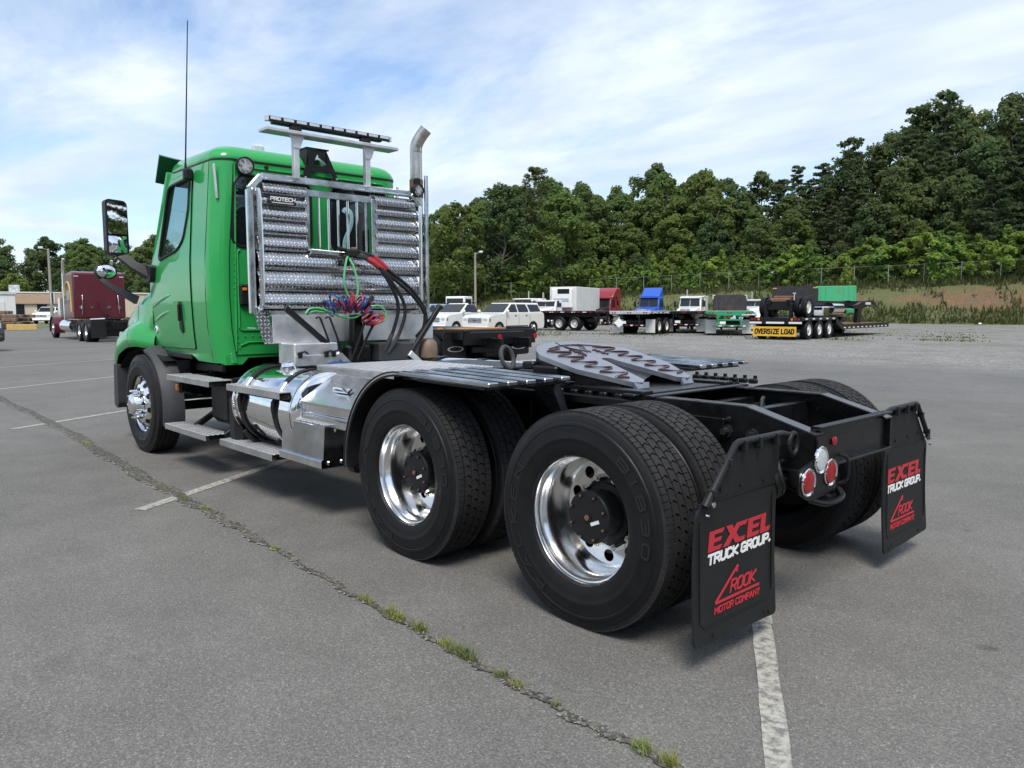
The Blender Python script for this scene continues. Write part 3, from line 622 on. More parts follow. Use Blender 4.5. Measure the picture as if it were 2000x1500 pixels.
while b < 1.0:
    D = toe(b) + rnd.uniform(8.9, 12.4); p = site(b, D); p.z = bank_z(b, D) - .15
    hh = float(np.interp(b, [-.2, 0, .2, .3, .45, .66], [3.9, 3.8, 3.6, 3.8, 4.0, 4.6]))*rnd.uniform(.62, 1.15)*1.12
    k = rnd.choice(('sapling', 'sapling', 'bush')); tree(k, p, hh, '%s %s behind the fence, %s' % ('tall' if hh > 4 else 'low' if hh < 3.2 else 'middling', {'sapling': 'bright green sapling', 'bush': 'rounded green shrub'}[k], zone(b)), wide=1.15)
    b += .80/D*(1 + b*b)*rnd.uniform(.6, 1.35)
# left hand woods behind the building
lt = [-.95, -.72, -.664, -.64, -.60, -.575, -.55, -.53, -.50, -.47, -.45, -.3]; lv = [140, 150, 150, 148, 138, 130, 142, 152, 146, 130, 120, 120]
for D0, stp, frac in ((150, 7.5, .72), (160, 7.0, .86), (172, 7.0, 1.0)):
    b = -.80
    while b < -.36:
        D = D0 + rnd.uniform(-3, 3); hv = 1.46 + float(np.interp(b, lt, lv))/1506*D*math.cos(math.atan(b)); p = site(b, D); p.z = -.2
        tree(rnd.choice(('dark', 'broad', 'dark', 'oak' if frac > .9 else 'dark')), p, hv*frac*rnd.uniform(.88, 1.02), '%s tree of the low woods behind the building, %s row' % ({150: 'nearer leafy', 160: 'middle leafy', 172: 'hindmost leafy'}[D0], 'left end of its' if b < -.66 else 'pole side of its' if b < -.57 else 'maroon truck side of its' if b < -.5 else 'cab side of its'), 'trees behind the beige building')
        b += stp/D*(1 + b*b)*rnd.uniform(.75, 1.2)
tree('broad', site(-.638, 128), 6.4, 'small light green tree behind the white roofed unit', 'trees behind the beige building')

# woods on the side behind the photographer: seen in the chrome and the mirrors
for i in range(26):
    a = math.radians(76 + i*6.2) + rnd.uniform(-.03, .03); R_ = rnd.uniform(58, 74)
    tree(rnd.choice(('broad', 'dark', 'pine')), (CAM.x + R_*math.cos(a), CAM.y + R_*math.sin(a), -.2), rnd.uniform(13, 17), 'leafy tree of the wood edge reflected in the chrome and mirrors', 'trees of the wood edge behind the photographer', 1.2)
# ================================================================== the green tractor
truck = thing('tractor_truck', 'large green day cab tractor with a bare black rear frame in the middle', 'truck')
AXR, AXF, AXS, ZW = 0.0, 1.364, 6.079, 0.502
def sidewall(hw, R):
    return [(.292, hw-.034), (.300, hw-.016), (.322, hw-.008), (.35, hw-.0035), (.372, hw-.001), (.376, hw+.001), (.384, hw+.001), (.388, hw), (.42, hw-.001), (.437, hw-.003), (.440, hw-.0005), (.452, hw-.003), (.456, hw-.008), (.468, hw-.010), (.474, hw-.014), (R-.022, hw-.018), (R-.010, hw-.024)]
def tyre_mesh(kind, R=.5055, hw=.1385):
    mb = MB(); sw = sidewall(hw, R); base = R - .0155
    if kind == 'drive':
        prof = sw + [(base, hw-.026), (base, -hw+.026)] + [(r, -h) for r, h in reversed(sw)]
        mb.lathe(prof, n=96)
        N = 58
        for row, (yc, w) in enumerate(((-.0965, .034), (-.049, .0405), (0, .0405), (.049, .0405), (.0965, .034))):
            sh = abs(yc) > .09; n = 100 if sh else N; g = .0035 if sh else .0075
            for k in range(n):
                a = 2*PI*(k + (row % 2)*.5)/n; da = PI/n - g/2/R
                if sh: poly = [(-da, -w/2), (da, -w/2), (da, w/2), (-da, w/2)]
                else:
                    s = .0075/R
                    poly = [(-da-s, -w/2), (-da+s, -w*.1), (-da-s*.3, w/2), (da-s*.3, w/2), (da+s, w*.1), (da-s, -w/2)]
                m = len(poly); vs = []
                for rr in (base-.003, R):
                    for t, y in poly:
                        vs.append(((rr*math.cos(a+t)), yc + y, -(rr*math.sin(a+t))))
                mb.convex(vs, [tuple(range(m, 2*m))] + [(i, (i+1) % m, (i+1) % m + m, i + m) for i in range(m)])
    else:
        pr = list(sw)
        for i in range(5):
            c = .092 - i*.046; w = .018 if i not in (0, 4) else .02
            pr += [(R-.014, c+w+.002), (R, c+w), (R, c-w), (R-.014, c-w-.002)]
        mb.lathe(pr + [(r, -h) for r, h in reversed(sw)], n=96)
    return mb.mesh('tyre', RUBBER if kind != 'drive' else RUBBER, 28)
def two_mat(me, m2, R0=.487):
    """tread faces take the dusty tread rubber"""
    me.materials.append(m2)
    for p in me.polygons:
        c = p.center
        if math.hypot(c.x, c.z) > R0 and abs(c.y) < .121: p.material_index = 1
    return me
ty_drive = two_mat(tyre_mesh('drive'), TREADR); ty_steer = two_mat(tyre_mesh('steer'), TREADR)
def disc_with_holes(mb, h, r0, r1, rh, Rh, n, th=.012):
    out = circ(0, 0, r1, 64); holes = [circ(0, 0, r0, 32)[::-1]] + [circ(rh*math.cos(2*PI*(k+.5)/n), rh*math.sin(2*PI*(k+.5)/n), Rh, 14)[::-1] for k in range(n)]
    mb.prism(out, XZ, h - th, h, holes)
rim_mb = MB().lathe([(.286, .086), (.299, .094), (.3105, .097), (.3125, .103), (.311, .109), (.304, .1115), (.2975, .108), (.292, .098), (.288, .080), (.281, .058), (.270, .045), (.266, .02), (.266, -.02), (.270, -.055), (.266, -.09), (.258, -.108)], n=72)
disc_with_holes(rim_mb, -.108, .125, .2585, .213, .030, 10)
rim_drive = rim_mb.mesh('rim', ALLOY, 40)
rimd_in = MB().lathe([(.292, .10), (.30, .108), (.292, .112), (.27, .05), (.265, .04), (.11, .04)], n=40).mesh('rim', BLACK, 40)
hub_mb = MB().lathe([(.140, -.106), (.140, -.086), (.112, -.080), (.102, .004), (.106, .010), (.124, .012), (.125, .036), (.119, .042), (.066, .046), (.022, .046), (.022, .052), (.0, .052)], n=40)
for k in range(8):
    a = 2*PI*(k+.5)/8; hub_mb.cyl((.106*math.cos(a), .040, .106*math.sin(a)), (.106*math.cos(a), .052, .106*math.sin(a)), .0085, n=6)
stud_me = MB()
for k in range(8):
    a = 2*PI*(k+.5)/8; stud_me.cyl((.106*math.cos(a), .0525, .106*math.sin(a)), (.106*math.cos(a), .058, .106*math.sin(a)), .006, n=6)
stud_me.cyl((0, .052, 0), (0, .056, 0), .013, n=10)
stud_me = stud_me.mesh('hub_studs', RUST)
hub_drive = hub_mb.mesh('hub', PLASTIC, 35)
hub_label = MB().box((-.045, .0482, -.018), (.052, .003, .016), R=Matrix.Rotation(math.radians(24), 3, 'Y')).mesh('hub_label', WHITEPRINT)
nut_d = MB().cyl((0, -.108, 0), (0, -.078, 0), .017, .017, 6).cyl((0, -.078, 0), (0, -.066, 0), .010, .009, 8).mesh('lug_nut', STEEL, 30)
let = MB()
def on_tyre(rad, ang):
    return lambda a, b, c: Vector(((rad+b)*math.cos(ang + a/rad), .1378 + c - .02*max(0, (rad+b) - .415), (rad+b)*math.sin(ang + a/rad)))
lettering(let, 'FALKEN', on_tyre(.383, math.radians(-62)), .048, .62, .009, .0034, gap=.5)
lettering(let, 'BI830', on_tyre(.385, math.radians(128)), .046, .43, .010, .0034, gap=.4)
letter_me = let.mesh('lettering', LETTER)
def drive_wheel(x, side):
    """dual wheel: outer tyre on a deep dish alloy rim, black hub, inner tyre on a steel rim"""
    w = inst(rim_drive, 'wheel', truck, (x, side*1.0625, ZW), (0, rnd.uniform(-.2, .2) if side < 0 else 0, 0 if side > 0 else PI))
    inst(ty_drive, 'tyre', w); inst(hub_drive, 'hub', w); inst(letter_me, 'lettering', w, rot=(0, math.radians(0 if x < 1 else 12), 0))
    inst(hub_label, 'hub_label', w); inst(stud_me, 'hub_studs', w)['kind'] = 'stuff'
    for k in range(10):
        a = 2*PI*k/10; inst(nut_d, 'lug_nut', w, (.168*math.cos(a), 0, .168*math.sin(a)))
    i = inst(rimd_in, 'inner_wheel', truck, (x, side*.729, ZW), (0, .4, 0 if side > 0 else PI)); inst(ty_drive, 'tyre', i)
for x in (AXR, AXF):
    for s in (1, -1): drive_wheel(x, s)
srim = MB().lathe([(.286, .086), (.299, .094), (.3105, .097), (.3125, .103), (.311, .109), (.304, .1115), (.296, .106), (.290, .086), (.280, .070), (.268, .068), (.254, .078), (.236, .098), (.212, .116), (.186, .126), (.160, .130), (.148, .130)], n=72).mesh('rim', CHROME, 45)
shole = MB().cyl((0, -.02, 0), (0, .0035, 0), .029, .029, 14).mesh('hand_hole_disc', BLACK)  # solid black disc stands in for the dark of an open hole
shub = MB().lathe([(.150, .128), (.150, .140), (.128, .146), (.118, .160), (.112, .200), (.095, .222), (.05, .234), (0, .236)], n=32).mesh('hub_cover', CHROME, 50)
snut = MB().cyl((0, .128, 0), (0, .165, 0), .021, .019, 8).cyl((0, .165, 0), (0, .212, 0), .017, .007, 8).mesh('lug_nut', CHROME, 30)
for s in (1, -1):
    w = inst(srim, 'steer_wheel', truck, (AXS, s*1.06, ZW), (0, .1, 0 if s > 0 else PI)); inst(ty_steer, 'tyre', w); inst(shub, 'hub_cover', w)
    for k in range(10):
        a = 2*PI*k/10; inst(snut, 'lug_nut', w, (.1425*math.cos(a), 0, .1425*math.sin(a)))
        a += PI/10; o = inst(shole, 'hand_hole_disc', w, (.225*math.cos(a), .107, .225*math.sin(a)))
        o.rotation_euler = Matrix.Rotation(-a, 3, 'Y').to_euler(); o.rotation_euler.rotate_axis('Z', math.radians(-36))
# ------------------------------------------------------------------ frame
def rail_poly():
    return [(-.745, .735), (-.745, .897), (-.395, .993), (2.0, .993), (7.0, .96), (7.0, .70), (-.2, .715)]
for s in (1, -1):
    mb = MB().prism(rail_poly(), XZ, s*.418, s*.430)
    o = mb.build('frame_rail', BLACK, truck)
    fl = MB(); P = [(-.747, .899), (-.397, .996), (2.0, .996), (7.0, .963)]
    for (x0, z0), (x1, z1) in zip(P, P[1:]): fl.beam((x0, s*.3905, z0), (x1, s*.3905, z1), .082, .010, .002)
    for (x0, z0), (x1, z1) in zip([(-.74, .731), (-.2, .711)], [(-.2, .711), (7, .696)]): fl.beam((x0, s*.3905, z0), (x1, s*.3905, z1), .08, .010, .002)
    fl.build('rail_flange', FLANGE, o)
    bt = MB()
    for i in range(46):
        x = -.6 + i*.098 + rnd.uniform(-.02, .02); z = rnd.choice((.77, .82, .88, .93)) - (0.06 if x < -.4 else 0)
        bt.cyl((x, s*.430, z), (x, s*.446, z), .013, .012, 6); bt.cyl((x, s*.446, z), (x, s*.456, z), .007, .006, 6)
        bt.cyl((x+.03, s*.40, z-.02), (x+.03, s*.418, z-.02), .012, .012, 6)
    for x, z in ((-.439, .893), (-.555, .868), (-.301, .898)): bt.cyl((x, s*.43, z-.03), (x-.004, s*.475, z-.028), .021, .017, 8).cyl((x, s*.43, z-.03), (x, s*.440, z-.03), .034, .034, 8)
    bt.build('rail_bolts', FLANGE, o)
    # bolted doubler plates, air valves and hose clips along the web
    MB().box((1.37, s*.437, .84), (.62, .010, .18), .004).build('web_plate', BLACK, o); MB().box((.68, s*.44, .80), (.30, .016, .2), .005).build('web_plate', BLACK, o); dp = MB().box((-.03, s*.437, .86), (.52, .010, .14), .004)
    dp.box((-.02, s*.452, .925), (.075, .03, .022), .003).box((-.10, s*.452, .915), (.03, .03, .03), .003)
    dp.build('web_plate', BLACK, o)
rx = MB().box((-.715, 0, .835), (.012, .80, .20), .003).box((-.735, 0, .746), (.06, .80, .012), .003).box((-.735, 0, .93), (.05, .80, .010), .002)
rx.build('rear_crossmember', BLACK, truck)
for x in (-.30, .02, .68, 1.35, 2.1, 2.9, 3.7, 4.6, 5.6): MB().box((x, 0, .85), (.012, .80, .20), .003).box((x+.03, 0, .94), (.07, .80, .012), .003).box((x+.03, 0, .755), (.07, .8, .012), .003).build('crossmember', BLACK, truck)
# axles, brake chambers, springs, shocks and drive shaft below the frame
for x in (AXR, AXF):
    ax = MB().cyl((x, -.93, ZW), (x, .93, ZW), .085, n=16)
    ax.lathe([(0, -.2), (.10, -.19), (.19, -.10), (.215, 0), (.19, .10), (.10, .19), (0, .2)], (x, .02, ZW+.02), 'y', 20)
    for s in (1, -1):
        ax.cyl((x-.20, s*.50, .60), (x-.36, s*.50, .62), .085, n=18).cyl((x-.36, s*.50, .62), (x-.40, s*.50, .62), .06, n=14)
        ax.lathe([(.20, -.09), (.205, .09), (.12, .10)], (x, s*.86, ZW), 'y', 28)
    a = ax.build('drive_axle', BLACK, truck)
    for s in (1, -1):
        sp = MB(); sp.lathe([(.09, 0), (.135, .03), (.14, .10), (.125, .13), (.14, .16), (.135, .22), (.09, .25)], (x-.33, s*.44, .44), 'z', 24)
        sp.beam((x-.45, s*.43, .41), (x+.55, s*.43, .62), .09, .06, .01).tube([(x-.10, s*.36, .45), (x-.02, s*.33, .92)], [.032, .028], 12)
        sp.build('air_suspension', PLASTIC, truck)
    coil = MB().tube([(x-.18+.02*math.sin(i), -.12+.045*math.cos(i*1.05), .70+.0075*i+.045*math.sin(i*1.05)) for i in range(36)], .011, 6)
    coil.build('air_line', PLASTIC, truck)
MB().cyl((1.5, 0, .55), (5.0, 0, .78), .055, n=14).build('drive_shaft', BLACK, truck)
st = MB().beam((AXS, -.9, .45), (AXS, .9, .45), .10, .09, .015)
for s in (1, -1): st.beam((AXS-.75, s*.42, .60), (AXS+.75, s*.42, .62), .10, .035, .008).lathe([(.20, -.07), (.205, .07), (.1, .08)], (AXS, s*.88, ZW), 'y', 24)
st.build('steer_axle', BLACK, truck)
dk = MB().box((5.4, 0, .86), (2.2, .78, .52), .05).box((4.45, .15, .80), (.5, .9, .34), .04).cyl((4.6, -.25, .78), (3.2, -.25, .80), .09, n=14).box((6.4, 0, .8), (1.1, 1.3, .5), .05)
dk.box((4.75, .72, .62), (.45, .36, .42), .05).box((4.7, -.55, .56), (1.7, .9, .62), .06).box((5.35, .3, .5), (.5, .5, .4), .05).box((3.2, -.5, .7), (1.2, .5, .5), .05).tube(smooth([(5.2, .8, .9), (4.9, .84, .6), (4.4, .8, .45), (4.1, .7, .7)], 6), .02, 6).tube(smooth([(5.3, .7, .95), (4.8, .9, .82), (4.3, .88, .86), (3.9, .7, .95)], 6), .016, 6).cyl((4.35, .80, .50), (3.95, .80, .50), .16, n=20).box((5.1, .55, .92), (.7, .6, .10), .02)  # black filler shapes added so the space under the cab stays dark
dk.build('engine_gearbox_dark_filler', BLACK, truck)
# rear light bracket
lp = MB().prism(rpoly([(.432, .900), (.215, .850), (.215, .80), (.245, .625), (.50, .612), (.605, .665), (.605, .765), (.50, .79), (.44, .80)], .025), YZ, -.757, -.766)
lpo = lp.build('light_bracket', BLACK, truck)
def round_lamp(name, y, z, r, m, parent, x=-.767, ring=True):
    g = MB().lathe([(r*.80, 0), (r*.80, .006), (r*.95, .010), (r, .006), (r, 0)], (0, 0, 0), 'x', 28) if ring else None
    l = MB().lathe([(r*.8, .003), (r*.76, .009), (r*.4, .012), (0, .0125)], (0, 0, 0), 'x', 24)
    for b in (g, l):
        if b:
            for p in b.v: p.x = -p.x
            b.f = [q[::-1] for q in b.f]
    if ring:
        o = g.build(name, CHROME, parent, (x, y, z)); l.build('lens', m, o)
        sc = MB()
        for a in (0, 2.1, 4.2): sc.cyl((-.008, r*.9*math.cos(a), r*.9*math.sin(a)), (-.0125, r*.9*math.cos(a), r*.9*math.sin(a)), .005, n=6)
        sc.build('screw', STEEL, o)
    else: o = l.build(name, m, parent, (x, y, z))
    return o
round_lamp('reverse_lamp', .415, .79, .063, CLEAR, truck, -.768)
round_lamp('tail_lamp', .530, .705, .063, RED, truck, -.768); round_lamp('tail_lamp', .318, .72, .063, RED, truck, -.768)
round_lamp('marker_lamp', .292, .862, .026, RED, truck, -.768, False)
hk = MB().tube(smooth([(-.765, .215, .79), (-.80, .205, .77), (-.80, .205, .68), (-.765, .215, .65)], 4), .008, 6)
hk.tube(smooth([(-.74, .46, .61), (-.79, .38, .588), (-.80, .25, .60), (-.76, .2, .625)], 5), .013, 8).build('tow_loop', BLACK, truck)
loose = MB()
for k in range(5):
    a = rnd.uniform(.46, .58); loose.tube(smooth([(-.60, a, .84), (-.66, a+.03, .70), (-.62, a-.04, .62), (-.5, a, .55)], 5), .009, 6)
loose.build('wiring', PLASTIC, truck)
# mud flaps with printed lettering
def flap(s):
    X = -.672
    pl = [(.600, .118), (.585, .895), (.93, .905), (1.165, .675), (1.228, .64), (1.232, .128)]
    pl = [(1.232, .128), (1.215, .66), (1.165, .70), (.955, .905), (.588, .905), (.597, .105)]
    P = rpoly(pl, .025, 3)
    def warp(u, v, w): return Vector((X + w + .018*math.sin((v - .1)*3.6) - .02*(max(0, .5 - v))**2, s*u, v))
    mb = MB(); n = 18
    bm = bmesh.new(); tri = tessellate_polygon([[Vector((u, v, 0)) for u, v in P]])
    for w in (0, .010):
        vs = [bm.verts.new((u, v, w)) for u, v in P]
        for t in tri: bm.faces.new([vs[i] for i in t])
    bm.verts.ensure_lookup_table(); m = len(P)
    for i in range(m): bm.faces.new([bm.verts[i], bm.verts[(i+1) % m], bm.verts[(i+1) % m + m], bm.verts[i + m]])
    for k in range(1, n):
        z = .1 + .8*k/n; bmesh.ops.bisect_plane(bm, geom=bm.verts[:] + bm.edges[:] + bm.faces[:], plane_co=(0, z, 0), plane_no=(0, 1, 0))
    bmesh.ops.recalc_face_normals(bm, faces=bm.faces)
    bm.verts.index_update(); mb.v = [warp(p.co.x, p.co.y, p.co.z) for p in bm.verts]; mb.f = [tuple(v.index for v in (f.verts if s > 0 else list(f.verts)[::-1])) for f in bm.faces]; bm.free()
    o = mb.build('mud_flap', FLAP, truck)
    # moulded border line, upper hem strip and fixing bolts
    rd = MB(); L = [(1.19, .63), (1.19, .22), (1.16, .19), (.65, .19), (.635, .22), (.632, .66)]
    for a, b in zip(L, L[1:]): rd.beam(warp(*a, -.001), warp(*b, -.001), .004, .007)
    rd.beam(warp(1.21, .70, -.0015), warp(.60, .70, -.0015), .004, .006)
    rd.build('moulded_line', PLASTIC, o)
    bl = MB()
    for u, v in ((1.05, .74), (.9, .735), (.72, .73), (.70, .14), (1.1, .15), (1.05, .85), (.66, .13)): bl.cyl(warp(u, v, 0), warp(u, v, -.007), .007, n=8)
    bl.build('bolt', PLASTIC, o)
    red, white = MB(), MB()
    y0 = 1.128 if s > 0 else .642      # print starts at the viewer's left
    def on(u0, v0):
        return lambda a, b, c: warp(u0 - s*a, v0 + b, -c - .0012)
    # EXCEL: heavy slanted letters, X and C joined
    E1 = [(0, 0), (0, 1), (.62, 1), (.56, .80), (.22, .80), (.22, .60), (.54, .60), (.50, .41), (.22, .41), (.22, .2), (.58, .2), (.50, 0)]
    Xc = [(.60, 0), (.86, .52), (.66, 1), (.92, 1), (1.02, .74), (1.14, 1), (1.62, 1), (1.54, .79), (1.26, .79), (1.13, .52), (1.30, .21), (1.56, .21), (1.52, 0), (1.14, 0), (.99, .31), (.84, 0)]
    def P2(poly, dx): return [((x + dx)*.1733 + .01*y, y*.083) for x, y in poly]
    for poly, dx in ((E1, 0), (Xc, .04), (E1, 1.70)): red.prism(P2(poly, dx), on(y0, .492), 0, .0022)
    Lp = [(2.36, 0), (2.36, 1), (2.58, 1), (2.58, .24), (2.86, .24), (2.78, 0)]; red.prism(P2(Lp, -.04), on(y0, .492), 0, .0022)
    lettering(white, 'TRUCK GROUP.', on(y0 + s*.004, .437), .046, .495, .0105, .002, .14, .2)
    # hook emblem, ROOK, underline and company line
    L2 = [(.058, .262), (.205, .386), (.222, .392), (.222, .37)]
    for (a, b), (c2, d) in zip([(.05, .272), (.05, .272), (.226, .393)], [(.226, .393), (.392, .272), (.214, .366)]):
        p, q = on(y0, 0)(a, b, .001), on(y0, 0)(c2, d, .001); red.beam(p, q, .003, .013, up=(1, 0, 0.001)) if False else red.convex([on(y0, 0)(a + e*.0052*(d-b)/math.hypot(c2-a, d-b), b - e*.0052*(c2-a)/math.hypot(c2-a, d-b), z) for z in (0, .002 + .0002*(d > b)) for e in (1, -1)] + [on(y0, 0)(c2 + e*.0052*(d-b)/math.hypot(c2-a, d-b), d - e*.0052*(c2-a)/math.hypot(c2-a, d-b), z) for z in (0, .002 + .0002*(d > b)) for e in (1, -1)], [(0, 1, 3, 2), (4, 5, 7, 6), (0, 1, 5, 4), (2, 3, 7, 6), (0, 2, 6, 4), (1, 3, 7, 5)])
    lettering(red, 'ROOK', on(y0 - s*.158, .288), .055, .20, .0088, .002, .34, .2)
    lettering(red, 'MOTOR COMPANY', on(y0 - s*.040, .227), .029, .352, .0052, .002, .22, .24)
    red.build('red_lettering', REDPRINT, o); white.build('white_lettering', WHITEPRINT, o)
    # hanger: bent black tube with a spring loop at the frame and clips
    hp = MB().tube(smooth([(X+.02, s*.43, .845), (X+.005, s*.50, .85)], 2) + [Vector(p) for p in ((X, s*.53, .905), (X-.004, s*.60, .920), (X-.004, s*.95, .922), (X-.004, s*.975, .915), (X-.004, s*1.185, .692))], .014, 10)
    hp.tube([Vector((X-.01, s*(.505 + .036*math.cos(t)), .862 + .048*math.sin(t))) for t in [i*2*PI/20 for i in range(21)]], .012, 8)
    for u in (.66, .80, .92): hp.box((X-.006, s*u, .905), (.038, .016, .05), .003)
    for u, v in ((1.03, .85), (1.14, .74)): hp.box((X-.006, s*u, v), (.036, .02, .03), .003)
    hp.build('flap_hanger', PLASTIC, o)
    pin = MB().cyl((X-.008, s*1.155, .70), (X-.026, s*1.155, .70), .012, n=8).cyl((X-.008, s*1.18, .66), (X-.02, s*1.18, .66), .006, n=6); pin.build('hanger_pin', ALU, o)
for s in (1, -1): flap(s)
# fifth wheel: tilted plate with an open throat
def fifth():
    L, W = .87, .455; ta = math.atan2(.195, .85)
    o3 = Vector((.395, 0, 1.052))
    def P(u, v, w): return o3 + Vector((u*math.cos(ta) - w*math.sin(ta), v, u*math.sin(ta) + w*math.cos(ta)))
    out = []
    for k in range(25):
        t = -PI/2*.86 + PI*.86*k/24; out.append((.47 + .40*math.cos(t), W*math.sin(t)/math.sin(PI/2*.86)))
    poly = [(0, .20), (.0, .10), (.42, .035), (.47, 0), (.42, -.035), (0, -.10), (0, -.20), (.06, -.33)] 
    poly = [(0.0, -.285), (.30, -.44)] + out[1:-1] + [(.30, .44), (0.0, .285), (-.02, .22), (.02, .155), (.40, .05), (.455, .045), (.475, 0), (.455, -.045), (.40, -.05), (.02, -.155), (-.02, -.22)]
    top = MB().prism(poly, P, -.028, 0).build('fifth_wheel', PLATE, truck)
    ramp = MB()
    for s in (1, -1): ramp.convex([P(-.035, s*.275, -.03), P(-.035, s*.17, -.03), P(.0, s*.28, -.001), P(-.018, s*.16, -.001), P(-.035, s*.275, -.05), P(-.035, s*.17, -.05), P(0, s*.28, -.03), P(-.018, s*.16, -.03)], [(0, 1, 3, 2), (4, 5, 7, 6), (0, 1, 5, 4), (2, 3, 7, 6), (0, 2, 6, 4), (1, 3, 7, 5)])
    ramp.build('ramp_end', PLATE, top)
    sk = MB(); sk.prism([(p[0], p[1]*.97) for p in poly[1:27]][::1], P, -.085, -.0285)
    for s in (1, -1):
        sk.box((.80, s*.36, 1.05), (.22, .13, .10), .02).beam(P(.02, s*.21, -.05), P(.5, s*.16, -.07), .05, .06, .005)
        sk.beam((.45, s*.36, 1.012), (1.30, s*.36, 1.012), .10, .03, .006)
    sk.box((.93, .44, 1.085), (.20, .05, .08), .01).box((1.08, .42, 1.12), (.10, .08, .05), .01).cyl((.75, -.45, 1.06), (.75, .45, 1.06), .035, n=14)
    sk.build('coupler_underside', BLACK, top)
    gr = MB(); 
    for s in (1, -1):
        pts = []
        for i in range(34):
            t = i/33; u = .07 + .66*t; pts.append(P(u, s*(.235 + .02*math.sin(t*3) + .085*math.sin(i*1.12)), .0045))
        gr.tube(smooth(pts, 3), [.0055 + .003*math.sin(i*.7) for i in range(len(smooth(pts, 3)))], 5)
        gr.tube(smooth([P(.72, s*.25, .003), P(.78, s*.05, .004), P(.74, -s*.08, .003), P(.60, s*.02, .003)], 8), .0035, 5)
        gr.tube([P(.53 + .012*k, s*(.10 + .03*math.sin(k*1.9)), .003) for k in range(12)], .005, 5)
    gr.build('grease_trail', GREASE, top)
    rg = MB()
    for q in ([(.86, .05), (.72, .09), (.62, .05), (.56, .10)], [(.80, -.10), (.70, -.03), (.64, -.06)]): rg.tube(smooth([P(u, v, .001) for u, v in q], 6), .003, 5)
    rg.build('worn_mark', BLACK, top)
    hd = MB().tube(smooth([P(.60, -.44, -.05), (1.15, -.50, 1.12), (1.35, -.55, 1.13)], 4), .014, 8); hd.build('release_handle', STEEL, top)
fifth()
# fifth wheel mounting plate, slider rails and the black frames beside it
mp_ = MB().box((.75, 0, 1.004), (.90, .84, .012), .003)
for s in (1, -1):
    mp_.beam((.20, s*.40, 1.012), (1.75, s*.40, 1.012), .09, .026, .004)
    for i in range(12): mp_.box((.36 + i*.11, s*.452, .985), (.05, .03, .035), .006)
    mp_.beam((.18, s*.47, .955), (1.7, s*.47, .955), .05, .05, .006)
mp_.beam((.26, -.55, 1.003), (.26, .50, 1.003), .085, .016, .004).beam((.155, -.50, 1.002), (.155, .46, 1.002), .06, .012, .003)
mp_.build('mounting_plate', BLACK, truck)
side_rod = MB()
for i in range(7): side_rod.box((.55 - .07*i, -.58 + .004*i, 1.022), (.05, .04, .03), .006).cyl((.55-.07*i, -.58, 1.035), (.55-.07*i, -.58, 1.055), .012, n=6)
side_rod.build('slider_rack', BLACK, truck)
# gladhand and cable holder loop ahead of the fifth wheel, spring mat on the far deck
lp2 = MB().tube([Vector((1.62 + .045*math.sin(t)*0.6, .13 + .055*math.cos(t), 1.13 + .075*math.sin(t))) for t in [i*2*PI/20 for i in range(21)]], .016, 8).tube([(1.62, .13, 1.06), (1.60, .12, 1.0)], .02, 8)
lp2.build('cable_loop', GUARD, truck)
MB().box((1.95, .26, 1.045), (.10, .06, .05), .01).build('junction_box', RUST, truck)
MB().box((2.1, .0, 1.03), (.9, .55, .06), .01).box((1.5, -.1, 1.02), (.22, .3, .05), .01).build('frame_cover', BLACK, truck)
# ramps, quarter fenders and deck
def fender(s):
    w0, w1 = .63, 1.225; mb = MB(); A = [math.radians(a) for a in range(-4, 93, 6)]
    def ring(r): return [[(AXF + r*math.cos(a), s*y, ZW + r*math.sin(a)) for y in (w0, w1)] for a in A]
    R0, R1 = .590, .602
    rs = []
    for a in A: rs.append([(AXF + r*math.cos(a), s*y, ZW + r*math.sin(a)) for r, y in ((R0, w0), (R0, w1), (R1, w1), (R1, w0))])
    mb.rings(rs, True, True, True)
    if s < 0: mb.f = [q[::-1] for q in mb.f]
    o = mb.build('quarter_fender', ALLOY, truck)
    ed = MB(); rs = []
    for a in A: rs.append([(AXF + r*math.cos(a), s*y, ZW + r*math.sin(a)) for r, y in ((.578, w0), (.578, w1-.004), (.5885, w1-.004), (.5885, w0))])
    ed.rings(rs, True, True, True)
    if s < 0: ed.f = [q[::-1] for q in ed.f]
    ed.build('fender_liner', PLASTIC, o)
    bd = MB().tube([(AXF + .604*math.cos(a), s*(w1+.002), ZW + .604*math.sin(a)) for a in A], .005, 6); bd.build('edge_bead', PLASTIC, o)
    bk = MB().cyl((AXF+.60, s*1.14, ZW-.055), (AXF+.44, s*1.15, ZW-.05), .022, n=10).cyl((AXF+.62, s*1.16, ZW-.05), (AXF+.55, s*1.16, ZW-.05), .032, n=10); bk.build('fender_bracket', BLACK, o)
    for i in range(5):                                             # the grip bars of the ramp, one by one
        y = s*(1.195 - i*.132); x0 = 1.40 if i else 1.37; x1 = .555
        sl = MB().beam((x0, y, 1.098), (x1, y, 1.084), .070, .024, .005)
        sl.build('ramp_bar', BRUSHED, o)
        e = MB().beam((x0 - .02, y - s*.066, 1.070), (x1 + .05, y - s*.066, 1.056), .132, .004); e.build('ramp_gap_shade', BLACK, o)  # black strip stands in for the shade between the bars
    un = MB().beam((1.2, s*.9, 1.068), (.62, s*.9, 1.06), .60, .012).convex([(.95, s*.52, 1.06), (.75, s*.52, 1.06), (.64, s*.56, .80), (.60, s*.56, .80), (.95, s*.60, 1.06), (.75, s*.60, 1.06), (.64, s*.60, .80), (.60, s*.6, .80)], [(0, 1, 3, 2), (4, 5, 7, 6), (0, 1, 5, 4), (2, 3, 7, 6), (0, 2, 6, 4), (1, 3, 7, 5)])
    un.build('ramp_support', BLACK, o)
    return o
for s in (1, -1): fender(s)
